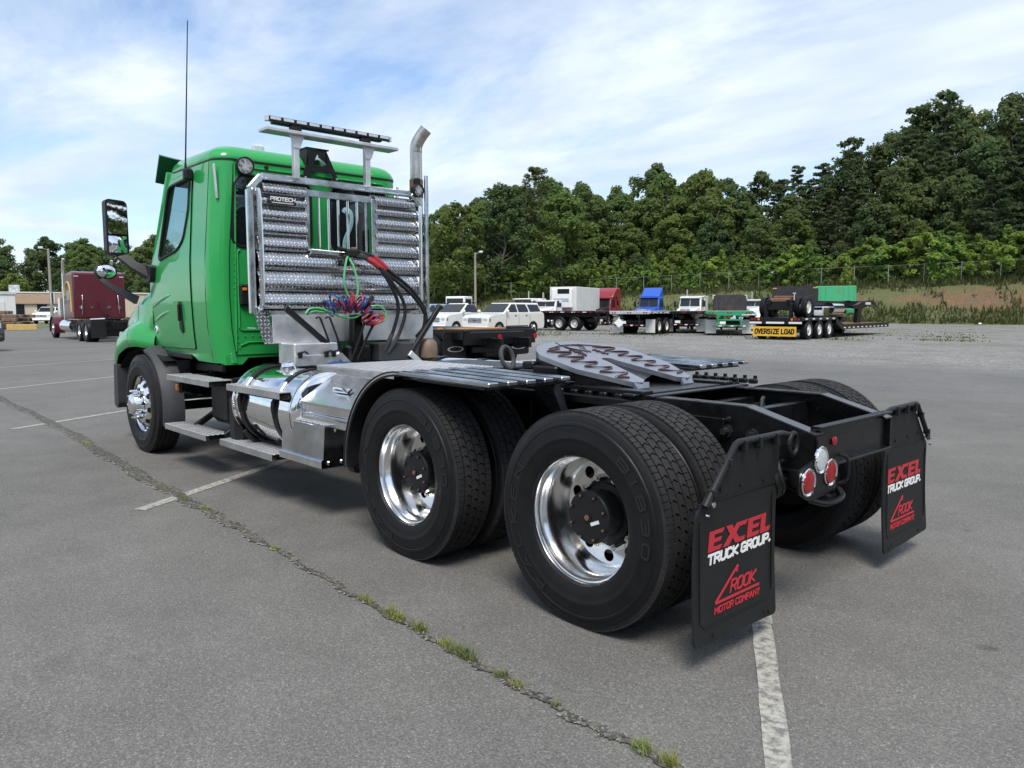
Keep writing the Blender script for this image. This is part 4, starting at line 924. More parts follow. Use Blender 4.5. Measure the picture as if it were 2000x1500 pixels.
for s, z in ((1, 1.092), (-1, 1.035)): MB().box((1.86, s*.83, z), (.92, .77, .012), .003).box((2.36, s*.80, z - .006), (.10, .66, .01), .002).build('deck_plate', TREAD_XY, truck)
MB().box((2.06, 1.05, 1.052), (.56, .012, .062), .003).box((1.86, 1.213, 1.075), (.9, .008, .03), .002).box((1.86, -1.213, 1.075), (.9, .008, .03), .002).build('deck_lip', ALU, truck)
# tool box with slanted lid, and the tread step box below it
def tbox(s):
    pr = [(.60, .66), (1.10, .66), (1.10, .80), (.80, .985), (.60, .985)]
    mb = MB().prism([(s*a, b) for a, b in pr], YZ, 2.05, 2.70); o = mb.build('tool_box', ALU, truck)
    lid = MB().prism([(s*a, b) for a, b in ((1.125, .795), (1.13, .815), (.80, 1.012), (.79, .99))], YZ, 2.025, 2.725); lid.build('tool_box_lid', ALLOY, o)
    lt = MB().box((2.36, s*1.0, .908), (.20, .05, .012), .004, Matrix.Rotation(-s*math.radians(31), 3, 'X')).tube(smooth([(2.44, s*1.02, .905), (2.40, s*1.035, .925), (2.31, s*1.035, .925), (2.28, s*1.02, .905)], 4), .008, 6); lt.build('latch', CHROME, o)
    MB().box((2.37, s*1.115, .73), (.64, .012, .016), .003).box((2.37, s*1.108, .69), (.66, .010, .05), .003).build('box_trim', ALU, o)
    sb = [(.78, .675), (1.145, .675), (1.157, .668), (1.172, .45), (1.185, .44), (1.185, .385), (.78, .385)]
    b = MB().prism([(s*p, q) for p, q in sb], YZ, 2.335, 2.95).build('step_box', BRUSHED, truck)
    tp = MB().box((2.6425, s*.965, .679), (.62, .36, .008), .002); tp.build('step_tread', TREAD_XY, b)
    MB().box((2.6425, s*1.188, .412), (.62, .008, .052), .002).build('kick_strip', ALU, b)
    kn = MB()
    for y, z in ((.98, .64), (1.07, .64), (1.03, .42), (1.13, .42)): kn.cyl((2.335, s*y, z), (2.32, s*y, z), .017, .011, 10)
    kn.build('rivet', CHROME, b)
for s in (1, -1): tbox(s)
# fuel tanks with straps
def tank(s):
    o = MB().lathe([(0, -.045), (.12, -.042), (.22, -.030), (.272, -.012), (.298, .0), (.306, .02), (.306, 1.02), (.298, 1.04), (.272, 1.052), (.12, 1.08), (0, 1.085)], (2.78, s*.87, .70), 'x', 56).build('fuel_tank', CHROME, truck, ang=50)
    MB().lathe([(.309, 0), (.312, .012), (.309, .024)], (2.80, s*.87, .70), 'x', 56).build('tank_bead', ALLOY, o); MB().lathe([(.309, 0), (.312, .012), (.309, .024)], (3.78, s*.87, .70), 'x', 56).build('tank_bead', ALLOY, o)
    for x in (3.62, 3.03):
        rs = []
        for k in range(49):
            a = 2*PI*k/48; rs.append([(x + dx, s*.87 + r*math.cos(a), .70 + r*math.sin(a)) for r, dx in ((.3075, -.032), (.3155, -.032), (.3155, .032), (.3075, .032))])
        st = MB().rings(rs).build('tank_strap', PLASTIC, o)
        MB().box((x, s*1.115, .895), (.075, .02, .09), .01, Matrix.Rotation(s*math.radians(38), 3, 'X')).build('strap_buckle', ALU, st)
    if s < 0: return
    MB().cyl((3.25, s*.94, .99), (3.25, s*.952, 1.03), .062, n=24).cyl((3.25, s*.952, 1.03), (3.25, s*.956, 1.055), .053, .045, 12).box((3.25, s*.955, 1.062), (.085, .02, .018), .004).build('fuel_cap', ALLOY, o)
    MB().tube(smooth([(3.05, s*.78, 1.02), (2.95, s*.72, 1.05), (2.8, s*.6, 1.03)], 4), .012, 6).tube(smooth([(3.1, s*.74, 1.02), (2.95, s*.70, 1.06), (2.7, s*.62, 1.05)], 4), .009, 6).build('fuel_line', HOSE_BLUE, o)
for s in (1, -1): tank(s)
MB().box((3.88, 1.03, .57), (.19, .24, .42), .05).box((4.02, .97, .60), (.05, .2, .5), .02).build('urea_tank', PLASTIC, truck)
MB().box((4.0, 1.0, .34), (.1, .2, .03), .006).build('urea_bracket', ALU, truck)
# four side steps
def step(x0, x1, z, parent):
    y1, dp, h = 1.215, .20, .052
    o = MB().box(((x0+x1)/2, y1 - dp/2, z), (x1-x0, dp, .008), .002).build('step', TREAD_XY, parent)
    MB().box(((x0+x1)/2, y1 + .002, z - h/2 + .004), (x1-x0, .006, h), .002).box(((x0+x1)/2, y1 - dp, z - h/2), (x1-x0, .006, h), .002).build('step_rail', ALU, o)
    MB().box(((x0+x1)/2, y1 - dp/2 - .01, z - .03), (x1-x0-.02, dp-.05, .035), .004).build('step_frame', BLACK, o)
step(4.17, 5.17, .86, truck); step(4.28, 5.28, .385, truck); step(2.87, 3.80, .865, truck); step(3.02, 3.98, .392, truck)
sbk = MB()
for x in (4.3, 5.0): sbk.beam((x, 1.05, .84), (x, .45, .84), .05, .05, .006).beam((x, 1.05, .36), (x, .5, .7), .05, .05, .006)
for x in (3.03, 3.62): sbk.tube(smooth([(x, 1.10, .84), (x, 1.19, .78), (x, 1.18, .66)], 4), .018, 8).tube(smooth([(x, 1.0, .37), (x, 1.10, .43), (x, 1.16, .5)], 4), .018, 8)
sbk.build('step_bracket', PLASTIC, truck)
so = MB().box((5.16, 1.10, .735), (.10, .05, .11), .02).build('side_marker', PLASTIC, truck)
MB().box((5.155, 1.131, .735), (.075, .02, .062), .008).build('lens', AMBER, so)
for s in (-1,):
    MB().box((4.7, -1.1, .86), (1.0, .2, .04), .01).box((4.7, -1.1, .385), (1.0, .2, .04), .01).box((3.4, -1.1, .392), (.95, .2, .04), .01).build('far_step', ALU, truck)
# ------------------------------------------------------------------ cab
XR, SEAM = 4.476, 2.79
_sz = [1.0, 1.06, 1.15, 1.3, 1.55, 1.8, 1.95, 2.1, 2.3, 2.55, 2.8]; _sy = [.985, .995, 1.012, 1.026, 1.036, 1.034, 1.026, 1.012, .996, .976, .956]
def SY(z, x=5.0): return float(np.interp(z, _sz, _sy)) - .055*max(0, x - 5.55)**1.6
def skin(name, m, outer, holes, place, parent, cuts=None, axis=1, label=None, both=False):
    """flat outline with openings, cut into strips and bent onto the body by place(u, v)"""
    bm = bmesh.new(); loops = [outer] + list(holes); pts = [p for l in loops for p in l]
    tri = tessellate_polygon([[Vector((u, v, 0)) for u, v in l] for l in loops]); vs = [bm.verts.new((u, v, 0)) for u, v in pts]
    for t in tri:
        try: bm.faces.new([vs[i] for i in t])
        except ValueError: pass
    for ax, vals in (cuts or {}).items():
        for c in vals:
            no = (1, 0, 0) if ax == 0 else (0, 1, 0); bmesh.ops.bisect_plane(bm, geom=bm.verts[:]+bm.edges[:]+bm.faces[:], plane_co=(c if ax == 0 else 0, c if ax == 1 else 0, 0), plane_no=no)
    bm.verts.index_update()
    mb = MB(); mb.v = [place(v.co.x, v.co.y) for v in bm.verts]
    up = []
    for f in bm.faces:
        f.normal_update(); q = tuple(v.index for v in f.verts); up.append(q if f.normal.z > 0 else q[::-1])
    bm.free()
    c = place(*outer[0]); 
    mb.f = up if parent is None or not getattr(place, 'flip', False) else [q[::-1] for q in up]
    return mb.build(name, m, parent, label=label, ang=30)
def side_place(s, off):
    f = lambda x, z: Vector((x, s*(SY(z, x) + off), z)); f.flip = s > 0; return f
ZC = {1: [1.15, 1.25, 1.35, 1.45, 1.55, 1.65, 1.75, 1.85, 1.95, 2.05, 2.15, 2.25, 2.35, 2.45, 2.55, 2.65, 2.72], 0: [5.0, 5.3, 5.6, 5.8, 6.0]}
side_out = [(4.63, 1.06), (6.17, 1.06), (6.19, 1.5), (6.16, 1.77), (5.98, 2.08), (5.80, 2.42), (5.64, SEAM), (4.63, SEAM)]
win = rpoly([(5.815, 1.955), (5.60, 2.655), (5.05, 2.69), (5.045, 2.40), (5.15, 2.12), (5.30, 2.03)], .075, 5)
door_out = rpoly([(4.965, 1.10), (4.955, 1.5), (4.985, 2.1), (5.00, 2.745), (5.585, 2.72), (5.80, 2.30), (5.99, 1.95), (6.12, 1.60), (6.12, 1.09)], .04, 3)
def scale2(poly, k):
    cx = sum(p[0] for p in poly)/len(poly); cy = sum(p[1] for p in poly)/len(poly)
    return [(cx + (x-cx)*k[0], cy + (y-cy)*k[1]) for x, y in poly]
cab = None
rw = .155
def rear_place(off):
    f = lambda y, z: Vector((XR - off, y*(SY(z) - rw)/.86, z)); f.flip = True; return f
rz = {1: [1.2, 1.4, 1.6, 1.8, 2.0, 2.2, 2.4, 2.6]}
wl, wr = rrect(.06, 2.03, .845, 2.665, .10, 5), rrect(-.845, 2.03, -.155, 2.665, .10, 5)
cab = skin('cab', GREEN, [(-.86, 1.06), (.86, 1.06), (.86, SEAM), (-.86, SEAM)], [wl, wr], rear_place(0), truck, rz)
for s in (1, -1):
    skin('side_panel', GREEN, side_out, [win], side_place(s, 0), cab, ZC)
    mb = MB(); rs = []
    for z in [.985, 1.06, 1.12, 1.2, 1.3, 1.45, 1.6, 1.8, 1.95, 2.1, 2.3, 2.55, SEAM]:
        y = SY(z); rs.append([(XR + rw - rw*math.sin(a), s*(y - rw + rw*math.cos(a)), z) for a in [i*PI/2/9 for i in range(10)]])
    mb.rings(rs, False)
    if s < 0: mb.f = [q[::-1] for q in mb.f]
    mb.build('corner_panel', GREEN, cab)
    skin('door_seam', PLASTIC, scale2(door_out, (1.014, 1.007)), [win], side_place(s, .0025), cab, ZC)
    d = skin('door', GREEN, scale2(door_out, (.995, .9975)), [scale2(win, (1.03, 1.02))], side_place(s, .010), truck, ZC)
    # black rubber round the glass, then the pane
    fr = MB(); W = [Vector((x, s*(SY(z, x) + .008), z)) for x, z in win]
    fr.tube(W + [W[0], W[1]], .0165, 8); fr.build('window_seal', PLASTIC, d)
    skin('side_window', GLASS, scale2(win, (.99, .99)), [], side_place(s, -.006), d, {1: [2.1, 2.3, 2.5]})
    h = MB().prism(rpoly([(5.185, 1.255), (5.225, 1.245), (5.262, 1.29), (5.258, 1.535), (5.225, 1.548), (5.19, 1.53)], .015), lambda u, v, w: Vector((u, s*(SY(v) + .010 + w), v)), 0, .014)
    h.box((5.225, s*(SY(1.45)+.034), 1.44), (.03, .02, .16), .008); h.build('door_handle', PLASTIC, d)
    # crease lines pressed into the door skin
    cr = MB()
    for (x0, z0), (x1, z1), r in (((6.06, 1.50), (5.35, 1.63), .034), ((6.0, 1.36), (5.42, 1.47), .030)):
        cr.tube(smooth([(x0, s*(SY(z0, x0)+.016-r), z0), ((x0+x1)/2, s*(SY((z0+z1)/2, (x0+x1)/2)+.018-r), (z0+z1)/2+.012), (x1, s*(SY(z1, x1)+.006-r), z1)], 8), r, 20)
    cr.build('door_crease', GREEN, d)
    bd = MB().lathe([(.038, 0), (.038, .006), (.034, .010), (0, .011)], (6.0, s*(SY(1.27, 6.0)+.010), 1.265), 'y', 20)
    if s < 0:
        for p in bd.v: p.y = 2*s*(SY(1.27, 6.0)+.010) - p.y
        bd.f = [q[::-1] for q in bd.f]
    b = bd.build('badge', WHITE, d)
    e = MB().box((5.998, s*(SY(1.27, 6)+.0225), 1.266), (.024, .002, .034), .0).box((6.012, s*(SY(1.27, 6)+.0235), 1.256), (.014, .002, .018), .0); e.build('badge_mark', HOSE_BLUE, b)
    skin('rocker', GREEN, [(4.63, .985), (4.98, .99), (5.12, 1.045), (6.15, 1.045), (6.15, 1.075), (4.63, 1.075)], [], side_place(s, .002), cab)
    lr = MB().box((6.13, s*1.035, 1.052), (.12, .03, .035), .008); lr.build('marker_lamp', AMBER, cab)
    MB().box((5.6, s*.985, 1.02), (.95, .03, .05), .01).build('sill', PLASTIC, cab)
    pg_ = MB().tube([(XR - .001, s*(SY(z) - rw), z) for z in (1.06, 1.3, 1.6, 1.95, 2.3, 2.75)], .0045, 6).tube([(XR + rw, s*(SY(z) + .0005), z) for z in (1.06, 1.3, 1.6, 1.95, 2.3, 2.78)], .003, 6); pg_.build('panel_gap', PLASTIC, cab)
    dr = MB().box((4.512, s*.955, 2.59), (.035, .018, .30), .006, Matrix.Rotation(s*math.radians(-3.5), 3, 'X')); dr.build('drip_strip', ALU_DULL, cab)
# rear windows
for w in (wl, wr):
    g = skin('rear_window', DARKGLASS, w, [], rear_place(-.004), cab)
    fr = MB(); pl = rear_place(.001); W = [pl(*p) for p in w]; fr.tube(W + [W[0], W[1]], .012, 6).build('window_seal', PLASTIC, g)
# raised pressings, rivets and fittings of the rear wall
pr = MB(); pl = rear_place(.003)
for q in ([(.79, 1.30), (.79, 1.98), (.77, 2.0)], [(.79, 1.30), (.77, 1.28), (-.77, 1.28), (-.79, 1.30), (-.79, 1.98)], [(.80, 1.14), (.72, 1.17), (-.72, 1.17), (-.80, 1.14)], [(.85, 1.09), (.85, 2.74)], [(-.85, 1.09), (-.85, 2.74)], [(.80, 2.735), (-.80, 2.735)]):
    pr.tube([pl(*p) for p in q], .009, 8)
pr.build('pressing', GREEN, cab)
rv = MB()
for k in range(30):
    for y in (.815, -.815): p = pl(y, 1.12 + k*.054); rv.cyl(p, p + Vector((-.006, 0, 0)), .008, .005, 6)
for k in range(22): p = pl(-.75 + k*1.5/21, 1.225); rv.cyl(p, p + Vector((-.006, 0, 0)), .008, .005, 6)
rv.build('rivets', GREEN, cab)
fb = MB().box((XR - .022, .70, 1.60), (.05, .20, .19), .014); fo = fb.build('air_connection_box', PLASTIC, cab)
MB().box((XR-.05, .76, 1.65), (.012, .04, .025), .003).build('warning_label', AMBER, fo)
MB().cyl((XR-.05, .64, 1.65), (XR-.09, .64, 1.65), .014, n=8).cyl((XR-.05, .64, 1.54), (XR-.09, .64, 1.54), .014, n=8).build('connector', ALU, fo)
MB().box((XR-.004, -.50, 2.712), (.012, .40, .022), .003).build('roof_vent', PLASTIC, cab)
lf = MB().prism([(-.86, 1.06), (-.80, 1.03), (-.35, 1.03), (-.30, 1.0), (.30, 1.0), (.35, 1.03), (.72, 1.03), (.78, .97), (.93, .97), (.93, 1.06)], YZ, XR + .01, XR + .12); lf.build('lower_flange', GREEN, cab)
fl = MB().box((5.3, 0, 1.06), (1.55, 1.9, .04), .005).box((6.12, 0, 1.4), (.05, 1.86, .72), .01); fl.build('cab_floor', PLASTIC, cab)
# interior: seats, wheel, liner
iv = MB().box((5.95, 0, 1.75), (.30, 1.8, .18), .05).box((4.53, 0, 1.55), (.04, 1.7, .9), .01); iv.build('dashboard', INTERIOR, cab)
for y in (.52, -.52):
    se = MB().box((5.0, y, 1.55), (.55, .5, .16), .05).box((4.78, y, 1.9), (.16, .5, .70), .06).box((4.76, y, 2.32), (.12, .3, .2), .05).box((5.0, y, 1.25), (.3, .3, .45), .03); se.build('seat', INTERIOR, cab)
MB().tube([Vector((5.66 + .09*math.sin(t), .52 + .22*math.cos(t), 1.92 + .2*math.sin(t))) for t in [i*2*PI/24 for i in range(25)]], .016, 8).build('steering_wheel', PLASTIC, cab)
hb = MB().tube(smooth([(4.50, -.29, 2.42), (4.49, -.31, 2.45), (4.49, -.37, 2.42), (4.49, -.37, 2.30), (4.49, -.30, 2.15), (4.49, -.29, 2.05)], 6), .022, 6)
for p in hb.v: p.x = XR - .012 + (p.x - 4.49)*.2
hb.build('hanging_strap', CYAN, cab)
# roof shell with dark seam, windscreen and pillars
rr = []
for ins, z in ((0, SEAM), (-.004, SEAM+.012), (.0, SEAM+.035), (.014, SEAM+.072), (.045, SEAM+.108), (.09, SEAM+.132), (.16, SEAM+.148), (.30, SEAM+.155), (.5, SEAM+.158)):
    hy = SY(SEAM) - ins + (.003 if ins <= 0 else 0); rr.append([(x, y, z) for x, y in rrect(XR + ins*1.05, -hy, 5.66 - ins*1.25, hy, max(rw - ins*.2, .06), 6)])
MB().rings(rr, True, False, True).build('roof', GREEN, cab, ang=60)
sm = MB(); hy = SY(SEAM) + .0035
sm.rings([[(x, y, SEAM + dz) for x, y in rrect(XR - .0035, -hy, 5.66, hy, rw, 6)] for dz in (-.008, .010)]).build('roof_seam', PLASTIC, cab)
ws = MB().convex([(5.655, -.90, 2.78), (5.655, .90, 2.78), (6.17, .93, 1.80), (6.17, -.93, 1.80), (5.645, -.9, 2.77), (5.645, .9, 2.77), (6.16, .93, 1.79), (6.16, -.93, 1.79)], [(0, 1, 2, 3), (4, 5, 6, 7), (0, 1, 5, 4), (2, 3, 7, 6), (0, 3, 7, 4), (1, 2, 6, 5)]); ws.build('windscreen', GLASS, cab)
for s in (1, -1):
    MB().tube(smooth([(5.64, s*.93, 2.80), (5.80, s*.945, 2.46), (5.99, s*.955, 2.11), (6.17, s*.96, 1.78)], 5), .05, 10).build('pillar', GREEN, cab)
for y in (.42, -.19):
    MB().box((4.80, y, SEAM + .185), (.05, .125, .10), .02).build('roof_marker', CLEAR, cab)
# sun visor across the top of the windscreen, wrapped round the corners
vs = []
for u in np.linspace(-1, 1, 25):
    y = u*1.02; w = 1 - abs(u)**4*.42; x = 5.73 + .24*(1 - abs(u)**3*.75)
    vs.append([(x - .085, y, 2.985 - .03*(1 - abs(u))), (x + .10*w, y, 2.735), (x + .085*w, y, 2.727), (x - .10, y, 2.972 - .03*(1 - abs(u)))])
MB().rings(vs, True, True, True).build('sun_visor', GREEN_DARK, truck, ang=50)
# antenna
MB().cyl((4.98, 1.035, 2.78), (4.775, 1.042, 3.995), .0075, .0042, 8).cyl((4.98, 1.035, 2.745), (4.98, 1.035, 2.80), .014, .009, 8).box((4.985, 1.015, 2.70), (.07, .085, .115), .02).build('antenna', PLASTIC, truck)
def lamp(p, d, r, parent):
    p, d = Vector(p), Vector(d).normalized(); R = d.to_track_quat('Y', 'Z').to_matrix()
    o = MB().lathe([(r*.45, -.06), (r*.9, -.05), (r, -.02), (r, .018), (r*.88, .02), (r*.86, .006)], n=24, cap0=True)
    l = MB().lathe([(r*.87, .006), (r*.5, .012), (0, .013)], n=24); b = MB()
    for k in range(6):
        a = k*PI/3; b.cyl((r*.5*math.cos(a), .010, r*.5*math.sin(a)), (r*.5*math.cos(a), .017, r*.5*math.sin(a)), r*.22, r*.16, 8)
    for m in (o, l, b): m.v = [R @ v for v in m.v]
    ob = o.build('work_lamp', PLASTIC, parent, p); ln = l.build('lens', CLEAR, ob); b.build('reflector', CHROME, ob); return ob
lamp((XR-.075, .73, 2.735), (-1, .1, -.1), .078, truck); MB().beam((XR-.03, .73, 2.735), (XR+.02, .73, 2.735), .05, .04).build('lamp_bracket', PLASTIC, truck)
# black A-shaped bracket on the rear wall
ab = MB(); X0 = XR - .07
A_o = [(.175, 2.68), (.105, 2.955), (-.075, 2.985), (-.215, 2.70), (-.165, 2.70), (-.125, 2.775), (.085, 2.76), (.115, 2.68)]
A_h = [(.062, 2.83), (.015, 2.925), (-.015, 2.925), (-.085, 2.845), (-.02, 2.82)]
ab.prism(A_o, YZ, X0, X0 + .010, [A_h[::-1]]).box((X0 + .07, .012, 2.978), (.16, .24, .012), .003).prism([(X0, 2.97), (X0+.15, 2.97), (X0+.15, 2.90), (X0, 2.82)], XZ, .115, .125).prism([(X0, 2.97), (X0+.15, 2.97), (X0+.15, 2.93), (X0, 2.86)], XZ, -.075, -.085)
abo = ab.build('antenna_bracket', PLASTIC, truck)
MB().cyl((X0-.01, .145, 2.70), (X0, .145, 2.70), .012, n=8).cyl((X0-.01, -.185, 2.72), (X0, -.185, 2.72), .012, n=8).build('bolt', ALU, abo)
MB().cyl((XR-.03, -.13, 2.70), (XR, -.13, 2.70), .026, n=12).cyl((XR-.02, .50, 2.755), (XR, .50, 2.755), .018, n=10).build('cable_gland', PLASTIC, cab)
# mirrors
def mirror(s):
    m = MB().prism(rpoly([(1.168, 2.06), (1.172, 2.545), (1.20, 2.575), (1.355, 2.585), (1.378, 2.56), (1.378, 2.06), (1.35, 2.02), (1.20, 2.02)], .03), lambda u, v, w: Vector((w, s*u, v)), 6.255, 6.37)
    o = m.build('mirror', PLASTIC, truck)
    t1 = Matrix.Rotation(math.radians(0), 3, 'Z')
    a = MB().prism(rrect(1.19, 2.235, 1.362, 2.555, .025), lambda u, v, w: Vector((w + (u - 1.275)*.20, s*u, v)), 6.236, 6.231).build('mirror_glass', MIRRORG, o)
    b = MB(); n = 8; L = []
    for i in range(n + 1):
        L.append([(6.2535 - .022*(1 - ((i - n/2)/(n/2))**2)*(1 - ((j - n/2)/(n/2))**2) , s*(1.19 + .172*j/n), 2.05 + .165*i/n) for j in range(n + 1)])
    b.rings(L, False)
    if s > 0: b.f = [q[::-1] for q in b.f]
    b.build('convex_mirror_glass', MIRRORG, o)
    r = MB()
    r.rings([[(x, s*y, z) for x, y, z in q] for q in ([(6.28, 1.20, 2.06), (6.34, 1.20, 2.06), (6.34, 1.30, 2.03), (6.28, 1.30, 2.03)], [(6.15, 1.13, 1.955), (6.23, 1.13, 1.955), (6.23, 1.19, 1.90), (6.15, 1.19, 1.90)], [(5.99, 1.04, 1.90), (6.12, 1.04, 1.88), (6.12, 1.09, 1.79), (5.97, 1.09, 1.80)])], True, True, True)
    r.prism(rpoly([(5.90, 1.90), (6.08, 1.93), (6.14, 1.84), (6.03, 1.74), (5.93, 1.765)], .02), lambda u, v, w: Vector((u, s*w, v)), 1.0, 1.085)
    r.build('mirror_arm', PLASTIC, o)
    h = MB().prism(rpoly([(1.335, 1.885), (1.30, 1.955), (1.20, 1.972), (1.125, 1.935), (1.105, 1.87), (1.15, 1.805), (1.30, 1.80)], .04), lambda u, v, w: Vector((w, s*u, v)), 6.905, 6.98).build('hood_mirror', PLASTIC, truck)
    g = MB(); n = 8; L = []
    for i in range(n + 1):
        rr_ = i/n; L.append([(6.9035 - .03*(1 - rr_**2), s*(1.222 + .098*rr_*math.cos(2*PI*j/24)), 1.884 + .070*rr_*math.sin(2*PI*j/24)) for j in range(24)])
    g.rings(L, True)
    if s < 0: g.f = [q[::-1] for q in g.f]
    for q in g.f: pass
    g.build('convex_mirror_glass', MIRRORG, h)
    MB().rings([[(x, s*y, z) for x, y, z in q] for q in ([(6.92, 1.27, 1.83), (6.97, 1.27, 1.83), (6.97, 1.30, 1.80), (6.92, 1.30, 1.80)], [(6.80, 1.19, 1.74), (6.86, 1.19, 1.74), (6.86, 1.22, 1.70), (6.8, 1.22, 1.70)], [(6.45, 1.03, 1.61), (6.54, 1.03, 1.61), (6.54, 1.06, 1.53), (6.45, 1.06, 1.53)])], True, True, True).build('mirror_arm', PLASTIC, h)
for s in (1, -1): mirror(s)
# hood with flared fenders
def hood_part(name, x0, x1, n):
    rs = []
    for x in np.linspace(x0, x1, n):
        zl = float(np.interp(x, [6.10, 6.2, 6.35, 6.6, 6.85, 7.06, 7.20, 7.32], [1.05, 1.062, 1.082, 1.062, .985, .885, .80, .74]))
        zt = float(np.interp(x, [6.1, 6.58, 6.99, 7.25, 7.36], [1.76, 1.63, 1.47, 1.30, 1.12])); zs = zt - .10
        fl = float(np.interp(x, [6.06, 6.22, 6.42, 6.9, 7.15, 7.25, 7.36], [1.022, 1.09, 1.165, 1.165, 1.12, 1.06, .93])); sh = float(np.interp(x, [6.06, 6.3, 6.6, 7.0, 7.36], [1.012, 1.03, 1.03, 1.0, .86]))
        half = [(fl - .02, zl), (fl, zl + .05), (fl - .005, zl + .12), (fl - .03, zl + .20), (sh + .015, zl + .28 if zl + .28 < zs - .1 else zs - .1), (sh, zs - .04), (sh - .05, zs + .03), (sh - .16, zt), (.45, zt + .03), (0, zt + .04)]
        c = smooth([(x, y, z) for y, z in half], 3)
        rs.append([Vector(p) for p in c] + [Vector((p[0], -p[1], p[2])) for p in c[::-1][1:]])
    o = MB().rings(rs, False); o.f = [q[::-1] for q in o.f]; return o, rs
h1, r1_ = hood_part('cowl_side', 6.07, 6.485, 9); h1.build('cowl_panel', GREEN, truck, ang=50)
h2, r2_ = hood_part('hood', 6.50, 7.36, 16); h2.f.append(tuple(len(h2.v) - len(r2_[0]) + i for i in range(len(r2_[0])))); hood = h2.build('hood', GREEN, truck, ang=50)
MB().rings([[p + Vector((0, 0, 0)) for p in [q*1.0 for q in [Vector((6.475 + dx, v.y*.998, v.z - .004)) for v in r2_[0]]]] for dx in (0, .04)], False).build('hood_seam', PLASTIC, hood)
MB().convex([(7.14, 1.075, 1.02), (7.30, .92, 1.02), (7.14, 1.05, 1.22), (7.29, .88, 1.20), (7.08, 1.0, 1.02), (7.2, .88, 1.02), (7.08, 1.0, 1.22), (7.2, .85, 1.2)], [(0, 1, 3, 2), (4, 5, 7, 6), (0, 1, 5, 4), (2, 3, 7, 6), (0, 2, 6, 4), (1, 3, 7, 5)]).build('headlamp', CLEAR, hood)
bp = MB().box((7.22, 0, .60), (.30, 2.0, .42), .08)
for s in (1, -1): bp.prism(rpoly([(7.00, .86), (7.12, .86), (7.16, .40), (7.06, .36), (7.01, .42)], .02), lambda u, v, w: Vector((u, s*w, v)), .86, 1.135)
bp.build('bumper', GUARD, truck)
wl_ = MB()
for s in (1, -1): wl_.rings([[(x, s*y, z) for y in (.74, 1.10)] for x, z in ((5.6, .96), (5.8, 1.02), (6.1, 1.04), (6.4, 1.06), (6.7, 1.0), (6.95, .88), (7.1, .70), (7.13, .45))], False)
wl_.box((6.5, 0, .82), (1.2, 1.44, .5), .02); wl_.build('wheel_arch_liner', PLASTIC, truck)
for s in (1, -1):                                                   # grey guard behind the steer tyre
    A = [math.radians(a) for a in range(96, 204, 6)]; rs = []
    for a in A:
        r = .565 + .02*max(0, (a - 2.6)); c, d = math.cos(a), math.sin(a)
        q = [(.955, r + .035), (1.03, r + .04), (1.10, r + .022), (1.15, r - .005), (1.15, r - .03), (1.14, r - .03), (1.09, r + .01), (.955, r + .02)]
        rs.append([(AXS + rr_*c, s*y, ZW + rr_*d) for y, rr_ in q])
    g = MB().rings(rs, True, True, True)
    if s > 0: g.f = [q[::-1] for q in g.f]
    g.build('tyre_guard', GUARD, truck, ang=40)
# ------------------------------------------------------------------ headache rack behind the cab
X = 4.01
fr = MB(); out_ = [(.885, 1.43), (.885, 2.475), (.78, 2.592), (-.78, 2.592), (-.885, 2.475), (-.885, 1.43)]
for (y0, z0), (y1, z1) in zip(out_, out_[1:]): fr.beam((X, y0*.99, z0), (X, y1*.99, z1), .058, .050, .008, up=(1, 0, .001))
rack = fr.build('headache_rack', ALU, truck)
MB().beam((X-.01, .74, 2.572), (X-.01, -.74, 2.572), .05, .02, .006).build('rack_rail', ALU, rack); MB().beam((X, .84, 1.44), (X, -.84, 1.44), .05, .04, .006).build('rack_rail', ALU, rack)
for s in (1, -1):
    bars = MB()
    for p in ([(X-.06, s*.845, 2.46), (X-.075, s*.825, 2.38), (X-.075, s*.822, 1.58), (X-.05, s*.845, 1.47)],): bars.tube(smooth([Vector(q) for q in p], 5), .021, 10)
    bars.build('corner_tube', ALU, rack)
wx0, wx1, wz0, wz1 = -.30, .345, 1.985, 2.50
def louvre(y0, y1, z0, z1):
    """one bowed tread plate strip of the rack"""
    n = 12; rs = []
    for i in range(n + 1):
        t = i/n; z = z0 + (z1 - z0)*t; dx = -.046*(math.sin(PI*t**.72))**.85 if 0 < i < n else 0
        rs.append([(X + dx - .012, y0, z), (X + dx - .012, y1, z)])
    m = MB().rings(rs, False)
    for r in rs: pass
    m.f = [q for q in m.f]
    b = MB().rings([[(x + .008, y, z) for x, y, z in r] for r in rs], False); b.f = [q[::-1] for q in b.f]
    o = len(m.v); m.v += b.v; m.f += [tuple(i + o for i in q) for q in b.f]
    return m
zz = [1.465, 1.62, 1.80, 1.965, 2.10, 2.225, 2.35, 2.44, 2.545]
for z0, z1 in zip(zz, zz[1:]):
    spans = [(.838, -.838)] if z1 < 1.99 else [(.838, wx1 + .03), (wx0 - .03, -.838)]
    for a, b in spans:
        zt = z1 - .004
        if z1 > 2.5: a, b = (min(a, .78), b) if a > 0 else (a, max(b, -.78))
        louvre(a, b, z0 + .004, zt).build('tread_panel', TREAD_YZ, rack)
MB().box((X+.012, .59, 2.0), (.004, .5, 1.08)).box((X+.012, -.57, 2.0), (.004, .52, 1.08)).box((X+.012, 0, 1.72), (.004, 1.68, .52)).build('backing_sheet', ALU_DULL, rack)
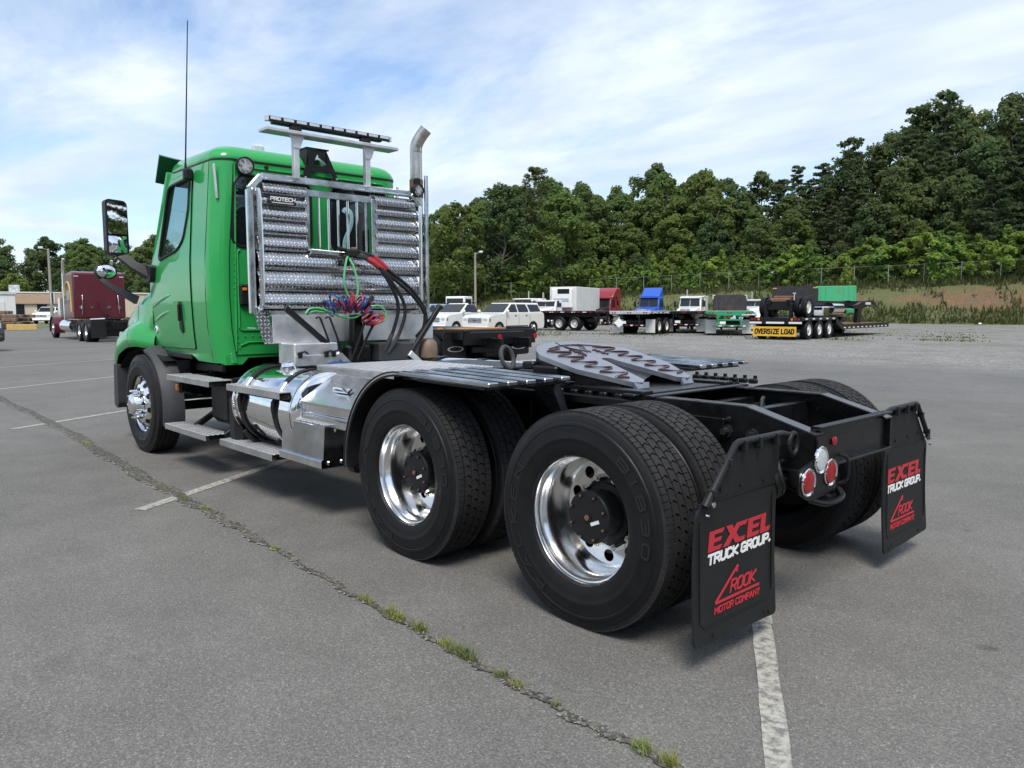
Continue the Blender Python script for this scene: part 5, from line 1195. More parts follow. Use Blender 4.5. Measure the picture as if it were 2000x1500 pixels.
wf = MB().beam((X-.02, wx1+.015, wz0), (X-.02, wx1+.015, wz1), .04, .03, .004, up=(1, 0, .001)).beam((X-.02, wx0-.025, wz0-.04), (X-.02, wx0-.025, wz1), .07, .06, .006, up=(1, 0, .001)).beam((X-.02, wx1+.02, wz1-.01), (X-.02, wx0, wz1-.01), .04, .06, .005).beam((X-.03, wx1+.01, wz0-.005), (X-.03, wx0-.02, wz0-.03), .06, .045, .006)
wf.build('window_frame', ALU, rack)
for i in range(6): MB().cyl((X-.02, .245 - i*.098, wz0), (X-.02, .245 - i*.098, wz1 - .02), .0115, n=8).build('window_bar', ALLOY, rack)
for s in (1, -1):
    MB().box((X+.03, s*.79, 1.31), (.16, .19, .005)).prism([(.885, 1.44), (.76, 1.44), (.70, 1.17), (.80, 1.17)], lambda u, v, w: Vector((w, s*u, v)), X-.03, X-.035).build('rack_gusset', TREAD_YZ, rack)
MB().box((X-.045, -.13, 1.292), (.012, 1.72, .238), .003).box((X-.02, -.13, 1.413), (.06, 1.72, .010), .002).build('tray_panel', ALU_DULL, rack)
sg = MB().box((X-.066, .614, 2.40), (.008, .255, .078), .001).build('maker_plate', PLASTIC, rack)
pl_ = MB(); lettering(pl_, 'PROTECH', lambda a, b, c: Vector((X - .0702 - c, .728 - a, 2.388 + b)), .036, .232, .0075, .0012, .15, .2); pl_.box((X-.0706, .612, 2.374), (.001, .20, .006)); pl_.build('white_lettering', WHITEPRINT, sg)
# light bar on two uprights
lb = MB()
for y in (.455, -.265):
    lb.beam((X-.02, y, 2.60), (X-.02, y, 2.965), .055, .05, .004, up=(0, 1, 0)).prism([(y-.07, 2.965), (y+.07, 2.965), (y+.03, 2.86), (y-.03, 2.86)], YZ, X-.05, X-.056)
lb.box((X-.02, .09, 2.98), (.165, 1.32, .028), .004); lbo = lb.build('light_bar_stand', ALU_DULL, truck)
br = MB().box((X-.03, .10, 3.075), (.045, 1.21, .044), .006).box((X+.02, .10, 3.06), (.05, 1.1, .03), .006).build('light_bar', PLASTIC, lbo)
for i in range(10): MB().box((X-.054, .10 + .545 - i*.121, 3.079), (.006, .095, .024), .002).build('lamp_module', CLEAR, br)
MB().box((X-.03, .715, 3.075), (.05, .022, .048), .004).box((X-.03, -.515, 3.075), (.05, .022, .048), .004).build('end_cap', CLEAR, br)
for y in (.45, -.25): MB().box((X-.02, y, 3.022), (.06, .1, .06), .01).build('bar_foot', PLASTIC, br)
# exhaust stack behind the right cab corner
ex = MB().tube(smooth([(4.22, -.995, 1.2), (4.22, -.995, 2.86), (4.22, -.995, 3.05), (4.212, -1.0, 3.13), (4.18, -1.03, 3.21), (4.135, -1.065, 3.28)], 6), .062, 20, cap=False).build('exhaust_stack', STEEL, truck)
MB().tube(smooth([(4.22, -.995, 2.86), (4.22, -.995, 3.05), (4.212, -1.0, 3.13), (4.18, -1.03, 3.21), (4.135, -1.065, 3.28)], 6), .058, 20, cap=False).build('exhaust_bore', BLACK, ex)
MB().cyl((4.22, -.995, 2.60), (4.22, -.995, 2.78), .070, n=18).build('exhaust_clamp', RUST, ex)
MB().cyl((4.3, -.85, .95), (4.3, -.85, 1.35), .19, n=24).tube(smooth([(4.3, -.85, 1.35), (4.25, -.95, 1.5), (4.22, -.995, 1.7)], 4), .07, 12).build('muffler', STEEL, ex)
MB().cyl((X-.05, -.925, 1.30), (X-.05, -.925, 2.78), .021, n=10).build('mast', ALU, truck)
lamp((X-.04, -.835, 2.63), (-1, -.05, -.12), .062, truck); MB().box((X, -.85, 2.71), (.06, .06, .09), .01).build('lamp_bracket', PLASTIC, truck)
# stake bars, brackets and boxes under the rack
for (a, b) in (((3.74, .722, 1.486), (3.74, .223, 1.075)), ((3.74, -.915, 1.505), (3.74, -.55, 1.045))):
    o = MB().beam(a, b, .045, .045, .005, up=(1, 0, .001)).build('stake_bar', PLASTIC, truck)
    d = -.10 if b[1] > 0 else -.09; 
    MB().beam((3.74, b[1] + .03, b[2] + .01), (3.74, b[1] + d, .955), .06, .09, .004, up=(1, 0, .001)).build('stake_pocket', ALU_DULL, o)
wb = MB().box((3.86, .45, 1.085), (.30, .42, .19), .012).box((3.70, .45, 1.03), (.02, .42, .09), .003).build('chain_box', ALU_DULL, truck)
MB().box((3.86, -.42, 1.07), (.28, .45, .17), .012).build('chain_box', GUARD, truck)
wt = MB()
for y in (.30, .37, .62): wt.box((3.69, y, 1.08), (.02, .04, .05), .004).tube([(3.69, y, 1.10), (3.66, y-.03, 1.11), (3.66, y-.06, 1.09)], .008, 6)
wt.build('box_latch', PLASTIC, wb)
MB().prism([(.01, 1.42), (-.06, 1.42), (-.09, 1.0), (.03, 1.0)], YZ, 3.80, 3.90).box((3.86, -.04, 1.05), (.14, .24, .18), .02).build('hose_post', BLACK, truck)
MB().lathe([(0, 0), (.07, .005), (.095, .03), (.10, .10), (.09, .17), (.06, .205), (0, .21)], (3.8, -.80, .97), 'z', 20).build('air_cleaner', TAN, truck)
rods = MB()
for y0 in (.385, .29): rods.tube(smooth([(3.80, y0 + .02, 1.39), (3.78, y0, 1.40), (3.77, y0 - .02, 1.36), (3.77, y0 - .10, 1.14), (3.80, y0 - .13, 1.0)], 4), .009, 6)
rods.build('hook_rod', PLASTIC, truck)
# hydraulic hoses with red grips
hs = ([(3.90, -.05, 1.95), (3.82, -.13, 1.93), (3.76, -.25, 1.83), (3.72, -.40, 1.54), (3.72, -.36, 1.30), (3.74, -.24, 1.06), (3.8, -.2, .98)],
      [(3.90, -.05, 1.97), (3.84, -.16, 1.94), (3.76, -.28, 1.82), (3.70, -.46, 1.52), (3.70, -.42, 1.28), (3.74, -.28, 1.04), (3.8, -.25, .98)],
      [(3.90, -.06, 1.98), (3.84, -.19, 1.94), (3.78, -.33, 1.80), (3.74, -.56, 1.62), (3.74, -.72, 1.44), (3.80, -.76, 1.30), (3.9, -.74, 1.2)],
      [(3.90, -.06, 1.99), (3.84, -.20, 1.96), (3.78, -.36, 1.82), (3.75, -.60, 1.64), (3.76, -.745, 1.45), (3.82, -.78, 1.3), (3.9, -.76, 1.2)])
for h in hs:
    P = smooth(h, 8); o = MB().tube(P, .0165, 8).build('hydraulic_hose', PLASTIC, truck)
    MB().tube(P[9:16], .026, 8).build('hose_grip', HOSE_RED, o)
    MB().tube(P[34:40], .021, 8).build('hose_sleeve', GUARD, o)
sk = MB().tube(smooth([(3.93, .10, 2.02), (3.90, -.04, 1.99), (3.88, -.10, 1.97), (3.86, -.13, 1.96)], 4), .018, 8)
sk.box((3.90, -.05, 1.975), (.07, .16, .07), .012).box((3.90, .03, 1.91), (.06, .06, .10), .012).tube(smooth([(3.94, -.16, 2.35), (3.93, -.14, 2.2), (3.92, -.13, 2.0)], 4), .022, 8); sk.build('gladhand_holder', PLASTIC, truck)
MB().box((3.91, -.06, 2.02), (.05, .05, .025), .006).build('holder_clip', TAN, truck)
def coil(pts, turns, R, r, m, ph=0):
    P = smooth(pts, 24); n = len(P); per = max(1, n//turns); L = []
    Q = []
    N = turns*14
    for i in range(N + 1):
        t = i/N*(n - 1); k = min(int(t), n - 2); p = P[k].lerp(P[k + 1], t - k); d = (P[k + 1] - P[k]).normalized(); a = d.orthogonal().normalized(); b = d.cross(a)
        w = 2*PI*i/14 + ph; Q.append(p + (a*math.cos(w) + b*math.sin(w))*R*(.8 + .3*math.sin(i*.21 + ph) + .16*math.sin(i*.057 + 2*ph)) + Vector((0, .022*math.sin(i*.083 + ph), .026*math.sin(i*.049 + 1.7*ph))))
    return MB().tube(Q, r, 6)
coil([(3.80, .27, 1.46), (3.78, .16, 1.52), (3.76, .03, 1.53), (3.74, -.06, 1.47), (3.72, -.12, 1.38)], 16, .072, .0078, HOSE_BLUE).build('air_line', HOSE_BLUE, truck)
coil([(3.79, .20, 1.52), (3.76, .09, 1.53), (3.74, -.02, 1.49), (3.70, -.10, 1.40), (3.70, -.14, 1.34)], 15, .074, .0078, HOSE_RED, 2.1).build('air_line', HOSE_RED, truck)
coil([(3.80, .05, 1.50), (3.76, -.03, 1.47), (3.72, -.11, 1.36)], 6, .06, .0078, HOSE_RED, 1).build('air_line', HOSE_RED, truck)
gt = MB().tube(smooth([(3.90, .0, 1.94), (3.84, .06, 1.92), (3.80, .115, 1.74), (3.80, .09, 1.62), (3.78, .03, 1.53), (3.78, -.015, 1.66), (3.82, -.0, 1.85), (3.9, .02, 1.95)], 8), .0095, 6)
gt.tube(smooth([(3.80, .50, 1.43), (3.80, .46, 1.47), (3.80, .36, 1.475), (3.79, .26, 1.44), (3.78, .16, 1.40), (3.76, .05, 1.39), (3.74, -.06, 1.44)], 8), .0095, 6)
gt.tube(smooth([(3.74, -.10, 1.48), (3.74, -.20, 1.50), (3.73, -.275, 1.44), (3.73, -.25, 1.36), (3.73, -.15, 1.35), (3.73, -.08, 1.38)], 8), .0095, 6).tube(smooth([(3.82, .48, 1.42), (3.80, .42, 1.45), (3.80, .32, 1.44)], 6), .0085, 6).build('trailer_cable', HOSE_GREEN, truck)
pg = MB()
for q in ([(3.78, -.16, 1.55), (3.74, -.08, 1.49), (3.72, -.04, 1.43)], [(3.72, -.04, 1.36), (3.75, .0, 1.2), (3.8, .06, 1.0)], [(3.72, -.14, 1.34), (3.76, -.08, 1.2), (3.8, .0, 1.0)], [(3.72, .10, 1.38), (3.78, .07, 1.2), (3.84, .02, 1.0)]): pg.tube(smooth([Vector(p) for p in q], 5), .012, 6)
pg.tube([(3.79, -.17, 1.575), (3.75, -.10, 1.525)], .024, 8).build('gladhand_tail', PLASTIC, truck)
# ================================================================== vehicles and things round the lot
MAROON = mat('maroon_paint', (.085, .007, .014), .35, 0, .06, 2, coat=.25, dust=.03)
REDP = mat('red_cab_paint', (.24, .018, .028), .35, 0, .08, 2, coat=.4, dust=.1)
BLUEP = mat('blue_cab_paint', (.014, .09, .46), .35, 0, .08, 2, coat=.4, dust=.1)
TGREEN = mat('green_trailer_paint', (.015, .26, .115), .5, 0, .2, 5, dust=.15)
RUSTGREEN = NT('flaking_green_board'); _n = RUSTGREEN.noise(3.2, 7, .72)
RUSTGREEN.l(RUSTGREEN.mix(RUSTGREEN.ramp(_n, [(.56, 0), (.66, 1)]), (.05, .37, .17, 1), (.21, .15, .08, 1)), RUSTGREEN.b.inputs['Base Color']); RUSTGREEN.set(rough=.7)
DARKW = mat('weathered_dark_board', (.035, .032, .034), .75, 0, .45, 3, bump=.3, bs=12)
DECKW = mat('grey_timber_deck', (.28, .25, .21), .85, 0, .3, 3, bump=.3, bs=30)
LOG = mat('old_timber', (.17, .115, .075), .9, 0, .45, 3, bump=.5, bs=14)
YTIMB = mat('yellow_timber', (.52, .36, .13), .8, 0, .2, 5)
BEIGE = mat('beige_render', (.50, .43, .32), .85, 0, .08, 1.2)
FASCIA = mat('brown_fascia', (.40, .28, .19), .8, 0, .1, 2)
OFFW = mat('off_white_sheet', (.60, .60, .57), .6, 0, .08, 1)
YELLOW = mat('yellow_banner_vinyl', (.74, .42, .03), .55, 0, .1, 2)
PEARL = mat('pearl_white_paint', (.70, .68, .62), .25, 0, .04, 2, coat=.7)
WOODP = mat('weathered_pole', (.27, .24, .20), .85, 0, .2, 3)
WRIM = mat('white_steel_rim', (.62, .61, .58), .5, 0, .1, 12)
DARKCAR = mat('dark_car_paint', (.022, .014, .017), .25, 0, .1, 3, coat=.7)
ORANGE = mat('orange_plank', (.40, .20, .08), .7, 0, .25, 8)
_rims = {}
def far_tyre(r, w):
    if (r, w) not in _rims: _rims[r, w] = MB().lathe([(r*.58, w*.36), (r*.62, w*.48), (r*.85, w*.5), (r*.97, w*.42), (r, w*.34), (r, w*.1), (r*.985, w*.08), (r*.985, -w*.08), (r, -w*.1), (r, -w*.34), (r*.97, -w*.42), (r*.62, -w*.48)], n=28).mesh('wheel', RUBBER, 30)
    return _rims[r, w]
def far_rim(r, w, m, dish, spokes=0):
    k = (r, w, m.name, dish, spokes)
    if k not in _rims:
        b = MB().lathe([(r*.58, w*.38), (r*.565, w*.40), (r*.53, w*.36), (r*.50, w*(.36 - dish)), (r*.24, w*(.40 - dish)), (r*.22, w*(.52 - dish)), (0, w*(.54 - dish))], n=24)
        for i in range(spokes or 8):
            a = 2*PI*i/(spokes or 8)
            if spokes: b.beam((r*.2*math.cos(a), w*.40, r*.2*math.sin(a)), (r*.53*math.cos(a), w*.38, r*.53*math.sin(a)), r*.15, w*.06)
            else: b.cyl((r*.38*math.cos(a), w*(.38 - dish), r*.38*math.sin(a)), (r*.38*math.cos(a), w*(.40 - dish), r*.38*math.sin(a)), r*.05, n=8)
        _rims[k] = b.mesh('rim', m, 40)
    return _rims[k]
def fwheel(parent, x, y, r=.5, w=.28, m=None, dish=.0, spokes=0):
    """far wheel: tyre with its rim as a sub-part, outer face away from the vehicle's middle"""
    o = inst(far_tyre(r, w), 'wheel', parent, (x, y, r), (0, rnd.uniform(0, 1), 0 if y > 0 else PI)); inst(far_rim(r, w, m or WRIM, dish, spokes), 'rim', o); return o
def bev(o, w=.03, seg=2):
    b = o.modifiers.new('edge', 'BEVEL'); b.width = w; b.segments = seg; b.limit_method = 'ANGLE'; b.angle_limit = math.radians(30); return o
def pane(poly3, name, m, parent, t=.012):
    """window pane: a flat polygon with thickness, proud of the body"""
    P = [Vector(p) for p in poly3]; n = (P[1]-P[0]).cross(P[2]-P[0]).normalized(); k = len(P)
    return MB().convex(P + [p + n*t for p in P], [tuple(range(k)), tuple(range(k, 2*k))] + [(i, (i+1) % k, (i+1) % k + k, i + k) for i in range(k)]).build(name, m, parent)
def arch(x, r, z0, n=8): return [(x + r*math.cos(PI*k/n), z0 + r*math.sin(PI*k/n)) for k in range(n + 1)]
def suv(loc, rz, paint, label, cat='SUV', pickup=False, rimm=ALLOY, group=None):
    t = thing('parked_pickup' if pickup else 'parked_suv', label, cat, loc, rz, group)
    prof = [(-2.52, .42), (-2.56, .62), (-2.54, 1.12), (-2.47, 1.28), (1.02, 1.29), (1.35, 1.25), (2.25, 1.15), (2.46, 1.06), (2.54, .70), (2.52, .40), (2.40, .34)] + arch(1.56, .45, .36) + [(1.0, .34), (-1.0, .34)] + arch(-1.50, .45, .36) + [(-2.1, .38)]
    body = bev(MB().prism(prof, XZ, -.97, .97).build('body', paint, t), .07, 3)
    x0 = .05 if pickup else -2.42
    gv = lambda zb, zt, a, b, c, d: [(a, -.92, zb), (a, .92, zb), (b, .92, zb), (b, -.92, zb), (c, -.74, zt), (c, .74, zt), (d, .74, zt), (d, -.74, zt)]
    gh = bev(MB().convex(gv(1.26, 1.86, x0, 1.12, x0 + .22 if not pickup else x0 + .08, .25), [(0, 1, 2, 3), (4, 5, 6, 7), (0, 1, 5, 4), (2, 3, 7, 6), (0, 3, 7, 4), (1, 2, 6, 5)]).build('cabin', paint, t), .06, 3)
    def yz(z): return .92 - .18*(z - 1.26)/.60
    for s in (1, -1):
        ws = [[(.90, 1.33), (.32, 1.77), (-.02, 1.77), (-.10, 1.33)]] + ([] if pickup else [[(-.20, 1.33), (-.14, 1.77), (-.94, 1.77), (-1.08, 1.52), (-1.10, 1.33)], [(-1.26, 1.34), (-1.12, 1.76), (-2.10, 1.75), (-2.27, 1.36)]])
        for w in ws:
            q = [(x, s*(yz(z) + .003), z) for x, z in w]; pane(q if s < 0 else q[::-1], 'side_window', FARGLASS, gh)
        dl = MB()
        for x in ((-.15, .95) if pickup else (-1.17, -.15, .95)): dl.box((x, s*.972, .84), (.014, .012, .66))
        for x in ((.15,) if pickup else (-.85, .15)): dl.box((x, s*.985, 1.14), (.18, .03, .035), .01)
        dl.box((0, s*.976, .55), (2.0, .02, .06), .008); dl.build('door_trim', DARKCAR if paint is not DARKCAR else PLASTIC, body)
        MB().box((.98, s*1.06, 1.38), (.14, .22, .17), .05).build('wing_mirror', paint, t)
        for x in (1.56, -1.50): fwheel(t, x, s*.86, .40, .26, rimm, .0, 6)
        MB().box((2.40, s*.74, .90), (.22, .36, .26), .05).build('headlamp', CLEAR, t); MB().box((2.36, s*.93, .90), (.2, .08, .24), .03).build('indicator', AMBER, t)
        MB().box((-2.53, s*.86, 1.0), (.08, .16, .42), .03).build('tail_lamp', RED, t)
    q = [(1.02, -.80, 1.32), (1.02, .80, 1.32), (.36, .69, 1.80), (.36, -.69, 1.80)]; pane([(x + .03, y, z) for x, y, z in q], 'windscreen', FARGLASS, gh)
    gr = MB().box((2.52, 0, .88), (.06, 1.04, .30), .03); g = gr.build('grille', ALU_DULL, t)
    for z in (.80, .88, .96): MB().box((2.555, 0, z), (.02, .96, .022), .004).build('grille_bar', BLACK, g)
    MB().box((2.565, 0, .88), (.02, .18, .07), .008).build('grille_emblem', RED, g)
    MB().box((2.50, 0, .48), (.20, 1.86, .20), .07).box((-2.50, 0, .52), (.22, 1.90, .24), .07).build('bumper', paint, t)
    for s in (1, -1): MB().box((-.9, s*.60, 1.90), (1.9, .04, .04), .01).build('roof_rail', PLASTIC, gh)
    if pickup:
        MB().box((-1.2, 0, 1.10), (2.4, 1.7, .1), .02).box((-2.5, 0, 1.1), (.06, 1.8, .2), .02).build('cargo_bed', PLASTIC, t)
        pane([(x0 - .0, .7, 1.3), (x0 - .0, -.7, 1.3), (x0 + .05, -.66, 1.72), (x0 + .05, .66, 1.72)], 'rear_window', FARGLASS, gh)
    return t
SUVH = facing(0) + PI - .92
suv(tuple(site(-.010, 44.5)), math.radians(98), PEARL, 'pearl white SUV with dark tinted rear side windows parked in front of the trailers')
suv(tuple(site(-.066, 47.5)), math.radians(101), WHITE, 'white pickup with a barred grille parked right beside the pearl white SUV', 'pickup', True)
suv(tuple(site(-.083, 54)), math.radians(104), DARKCAR, 'dark maroon black SUV parked behind the white pickup')
suv(tuple(site(-.112, 53)), math.radians(106), mat('pale_blue_paint', (.22, .33, .42), .3, coat=.5), 'pale blue car mostly hidden behind the truck rack', 'car')
suv(tuple(site(-.752, 35)), math.radians(205), DARKCAR, 'black car cut off by the left border of the view', 'car')
# ------------------------------------------------------------------ conventional tractors
def tractor(loc, rz, paint, label, roof=0.0, hoodm=None, deflect=False, sleeper=1.2, grp='tractors parked behind the trailers', h=2.6):
    t = thing('semi_tractor', label, 'truck', loc, rz, grp); hm = hoodm or paint
    MB().box((-1.2, .42, .85), (6.4, .08, .25)).box((-1.2, -.42, .85), (6.4, .08, .25)).box((1.2, 0, .8), (2.4, 1.2, .6), .05).build('chassis', BLACK, t)
    hood = bev(MB().convex([(.9, -1.0, 1.0), (.9, 1.0, 1.0), (2.7, .95, .95), (2.7, -.95, .95), (.9, -.92, 1.72), (.9, .92, 1.72), (2.45, .70, 1.50), (2.45, -.70, 1.50)], [(0, 1, 2, 3), (4, 5, 6, 7), (0, 1, 5, 4), (2, 3, 7, 6), (0, 3, 7, 4), (1, 2, 6, 5)]).build('hood', hm, t), .12, 3)
    for s in (1, -1): 
        fd = MB(); rs = [[(1.72 + .64*math.cos(a), s*y, .5 + .64*math.sin(a)) for y in (.78, 1.18)] for a in [PI*k/12 for k in range(13)]]; fd.rings(rs, False)
        b = MB().rings([[(p[0]*.995 + .0086, p[1], p[2] - .02) for p in r] for r in rs], False); o = len(fd.v); fd.v += b.v; fd.f += [tuple(o + i for i in q[::-1]) for q in b.f]
        fd.build('wing', hm, t); MB().box((2.52, s*.82, 1.15), (.22, .28, .24), .06).build('headlamp', CLEAR, t)
    g = MB().box((2.60, 0, 1.18), (.08, .86, .64), .05).build('grille', PLASTIC if hoodm else ALU, t)
    MB().box((2.80, 0, .62), (.25, 2.3, .36), .08).build('bumper', PLASTIC if hoodm else ALU_DULL, t)
    cabf = bev(MB().convex([(-.55, -1.02, 1.05), (-.55, 1.02, 1.05), (.95, 1.02, 1.05), (.95, -1.02, 1.05), (-.55, -.98, h), (-.55, .98, h), (.52, .90, h), (.52, -.90, h)], [(0, 1, 2, 3), (4, 5, 6, 7), (0, 1, 5, 4), (2, 3, 7, 6), (0, 3, 7, 4), (1, 2, 6, 5)]).build('cab', paint, t), .1, 3)
    wz0, wz1 = 1.74, h - .16; fx = lambda z: .95 - .43*(z - 1.05)/(h - 1.05)
    for y0, y1 in ((-.86, -.02), (.02, .86)): pane([(fx(wz0) + .008, y0, wz0), (fx(wz0) + .008, y1, wz0), (fx(wz1) + .008, y1*.94, wz1), (fx(wz1) + .008, y0*.94, wz1)], 'windscreen', FARGLASS, cabf)
    MB().box((.62, 0, h - .06), (.34, 1.8, .07), .03).build('sun_visor', paint, t)
    for s in (1, -1):
        q = [(-.30, s*1.022, 1.72), (.48, s*1.012, 1.72), (.34, s*.985, h - .22), (-.30, s*.99, h - .22)]; pane(q if s < 0 else q[::-1], 'side_window', FARGLASS, cabf)
        m = MB().box((.88, s*1.28, 1.95), (.10, .18, .52), .03).beam((.75, s*1.0, 1.75), (.88, s*1.25, 1.72), .04, .04); m.build('mirror', PLASTIC, t)
        fwheel(t, 1.72, s*1.02, .51, .28, ALLOY); fwheel(t, -2.6, s*1.04, .51, .56, WRIM, .25); fwheel(t, -3.95, s*1.04, .51, .56, WRIM, .25)
        MB().cyl((-.9, s*.86, .72), (.4, s*.86, .72), .31, n=20).build('fuel_tank', ALLOY, t)
    if sleeper:
        sl = MB().prism([(-.56, 1.0), (-.56 - sleeper, 1.0), (-.56 - sleeper, h + roof), (-.56, h + roof*.8)] if not roof else [(.35, h - .02), (-.56, h - .02), (-.56, 1.0), (-.56 - sleeper, 1.0), (-.56 - sleeper, h + roof), (-.75, h + roof), (-.15, h + roof*.62)], XZ, -1.04, 1.04)
        bev(sl.build('sleeper', paint, t), .12, 3)
    if deflect:
        bev(MB().prism([(.38, h + .10), (-.55, h + .86), (-.62, h + .82), (-.62, h - .02), (.38, h - .02)], XZ, -.86, .86).build('roof_deflector', paint, t), .06, 2)
    st = MB().cyl((-.68 - sleeper, -.9, 1.0), (-.68 - sleeper, -.9, h + .7), .07, n=12); st.build('exhaust_stack', ALLOY, t)
    MB().box((-3.3, 0, 1.05), (.9, .8, .1), .03).build('fifth_wheel', BLACK, t)
    return t
HL = math.radians(104)
tractor(tuple(site(.119, 75)), math.radians(108), REDP, 'red high roof tractor with a dark hood parked between white reefer and blue cab', .95, PLASTIC)
tractor(tuple(site(.180, 72)), math.radians(108), BLUEP, 'bright blue day cab tractor with a raised roof wind deflector', 0, None, True, 0)
tractor(tuple(site(.232, 70)), math.radians(112), WHITE, 'white sleeper tractor parked next to the black headboard of the green trailer', .12, None, False, 1.5, h=2.55)
tractor(tuple(site(.018, 68)), math.radians(106), WHITE, 'white tractor farther left, roof and windscreen showing above the white SUV', .0, None, False, 1.4, h=2.45)
tractor(tuple(site(.048, 66)), math.radians(108), WHITE, 'low white cab tractor standing right in front of the reefer trailer', .0, None, False, 0, h=2.25)
tractor(tuple(site(.318, 70)), math.radians(95), WHITE, 'small white cab peeking out between the two black headboards', 0, None, False, 0, h=2.3)
bt = thing('box_cab_truck', 'square white cab of a truck standing alone beside the wooden lamp pole', 'truck', tuple(site(-.068, 72)), math.radians(112))
bev(MB().box((0, 0, 1.75), (1.6, 2.0, 1.9)).build('cab', WHITE, bt), .1, 3); bev(MB().box((1.5, 0, 1.1), (1.6, 1.8, .9)).build('hood', WHITE, bt), .15, 3)
pane([(.805, -.86, 1.75), (.805, .86, 1.75), (.805, .86, 2.5), (.805, -.86, 2.5)], 'windscreen', FARGLASS, bt)
for s in (1, -1):
    q = [(-.5, s*1.003, 1.7), (.6, s*1.003, 1.7), (.6, s*1.003, 2.45), (-.5, s*1.003, 2.45)]; pane(q if s < 0 else q[::-1], 'side_window', FARGLASS, bt)
    for x in (1.5, -2.2): fwheel(bt, x, s*.9, .48, .3)
MB().box((-1.8, 0, .9), (3.2, .9, .3)).build('chassis', BLACK, bt)
# reefer trailer
rf = thing('reefer_trailer', 'white refrigerated box trailer with a cooling unit on its front', 'trailer', tuple(site(.066, 68)), math.radians(112))
bx = MB().box((-3.1, 0, 2.15), (6.2, 2.5, 2.6), .03).build('box_body', OFFW, rf)
for i in range(12): 
    for s in (1, -1): MB().box((-.25 - i*.5, s*1.254, 2.15), (.05, .02, 2.5), .004).build('side_rib', OFFW, bx)
cu = MB().box((.22, 0, 2.45), (.44, 1.9, 1.7), .08).build('cooling_unit', WHITE, rf)
MB().box((.45, .2, 3.05), (.03, 1.1, .42), .02).build('fan_grille', BLACK, cu); MB().box((.45, 0, 2.3), (.03, 1.4, .3), .02).build('service_door', ALU_DULL, cu)
MB().box((-3.1, 0, .75), (6.2, 1.0, .2)).box((-4.9, 0, .55), (2.6, 2.0, .15)).build('chassis', BLACK, rf)
for x in (-4.3, -5.55):
    for s in (1, -1): fwheel(rf, x, s*1.0, .5, .5, WRIM, .25)
# ------------------------------------------------------------------ flatbed trailers: rear end at the root, front towards +x
def flatbed(loc, rz, paint, label, L=13.5, deckm=DECKW, z=1.36, board=None, guard=None, flaps=True, railm=None, ax=(1.6, 2.85)):
    t = thing('flatbed_trailer', label, 'trailer', loc, rz, 'flatbed trailers at the back of the lot'); rm = railm or paint
    n = 12
    dk = MB().box((L/2, 0, z - .05), (L, 2.36, .09)).build('deck', deckm, t)
    for i in range(n): MB().box((L/2, -1.08 + i*2.16/(n-1), z + .002), (L, .165, .025), .004).build('plank', deckm, dk)
    for s in (1, -1):
        r = MB().box((L/2, s*1.235, z - .055), (L, .10, .15), .01).build('side_rail', rm, t)
        for c, nm in ((RED, 0), (WHITE, 1)):
            tp = MB()
            for i in range(int(L/.9)): tp.box((.3 + i*.9 + nm*.45, s*1.289, z - .07), (.32, .008, .05))
            tp.build('reflective_tape', c, r, kind='stuff')
        pk = MB()
        for i in range(int(L/.6)): pk.box((.4 + i*.6, s*1.31, z - .10), (.07, .06, .09), .008)
        pk.build('stake_pockets', rm, r, kind='stuff')
    fr = MB()
    for s in (1, -1): fr.prism([(0, z-.10), (L, z-.10), (L, z-.3), (L-3, z-.32), (L-3.8, z-.62), (3.2, z-.62), (0, z-.34)], XZ, s*.42, s*.52)
    fr.build('frame', BLACK if paint is not TGREEN else TGREEN, t)
    sus = MB().box((2.2, 0, .72), (2.6, 1.1, .3), .05)
    for x in ax: sus.cyl((x, -1, .5), (x, 1, .5), .09, n=12)
    for x in (L-3.9, L-3.7): sus.box((x, .5, .6), (.12, .14, 1.0)).box((x, -.5, .6), (.12, .14, 1.0))
    sus.build('running_gear', BLACK, t)
    for x in ax:
        for s in (1, -1): fwheel(t, x, s*1.0, .5, .54, WRIM, .25)
    gd = MB().box((-.02, 0, .55), (.08, 1.9, .10), .01)
    for s in (1, -1): gd.box((-.02, s*.62, z*.5+.2), (.07, .08, z - .75), .01)
    if guard: gd.box((-.02, 0, z - .48), (.07, 1.3, .08), .01).box((-.02, 0, z - .2), (.08, 1.3, .1), .01)
    g = gd.build('underride_guard', guard or BLACK, t)
    for i in range(6): MB().box((-.065, -.8 + i*.32, .55), (.006, .16, .06)).build('reflector', RED if i % 2 else WHITE, g)
    rb = MB().box((-.01, 0, z - .08), (.08, 2.46, .17), .01).build('rear_bar', rm, t)
    for y in (-1.05, -.9, -.08, .08, .9, 1.05): MB().cyl((-.05, y, z - .08), (-.07, y, z - .08), .045, n=10).build('lamp', RED, rb)
    MB().box((-.06, .35, .72), (.01, .32, .16)).build('licence_plate', WHITE, g)
    if flaps:
        for s in (1, -1): MB().box((.75, s*1.0, .50), (.012, .58, .78), .003).build('mud_flap', OFFW, t)
    if board:
        m, w, h, x = board; b = MB().box((x, 0, z + h/2), (.08, w, h), .03).build('headboard', m, t)
        for s in (1, -1):
            for k in range(3): MB().box((x - .05, s*(w/2 - .1 - k*.35), z + h/2), (.03, .06, h - .1), .01).build('board_post', m, b)
        if m is DARKW:
            for s in (1, -1): MB().box((x - .055, s*(w/2 - .07), z + h - .06), (.02, .18, .07), .005).box((x - .055, s*(w/2 - .02), z + h - .18), (.02, .06, .30), .005).build('corner_guard', OFFW, b)
    return t
flatbed(tuple(site(.152, 45.5)), facing(.152) - .40, BLACK, 'flatbed trailer with a pale deck edge and a white diamond plate under its rear', deckm=ALU_DULL, railm=ALU_DULL)
flatbed(tuple(site(.222, 48)), facing(.222) - .10, BLACK, 'black flatbed trailer squeezed between the pale decked one and the green one', 12)
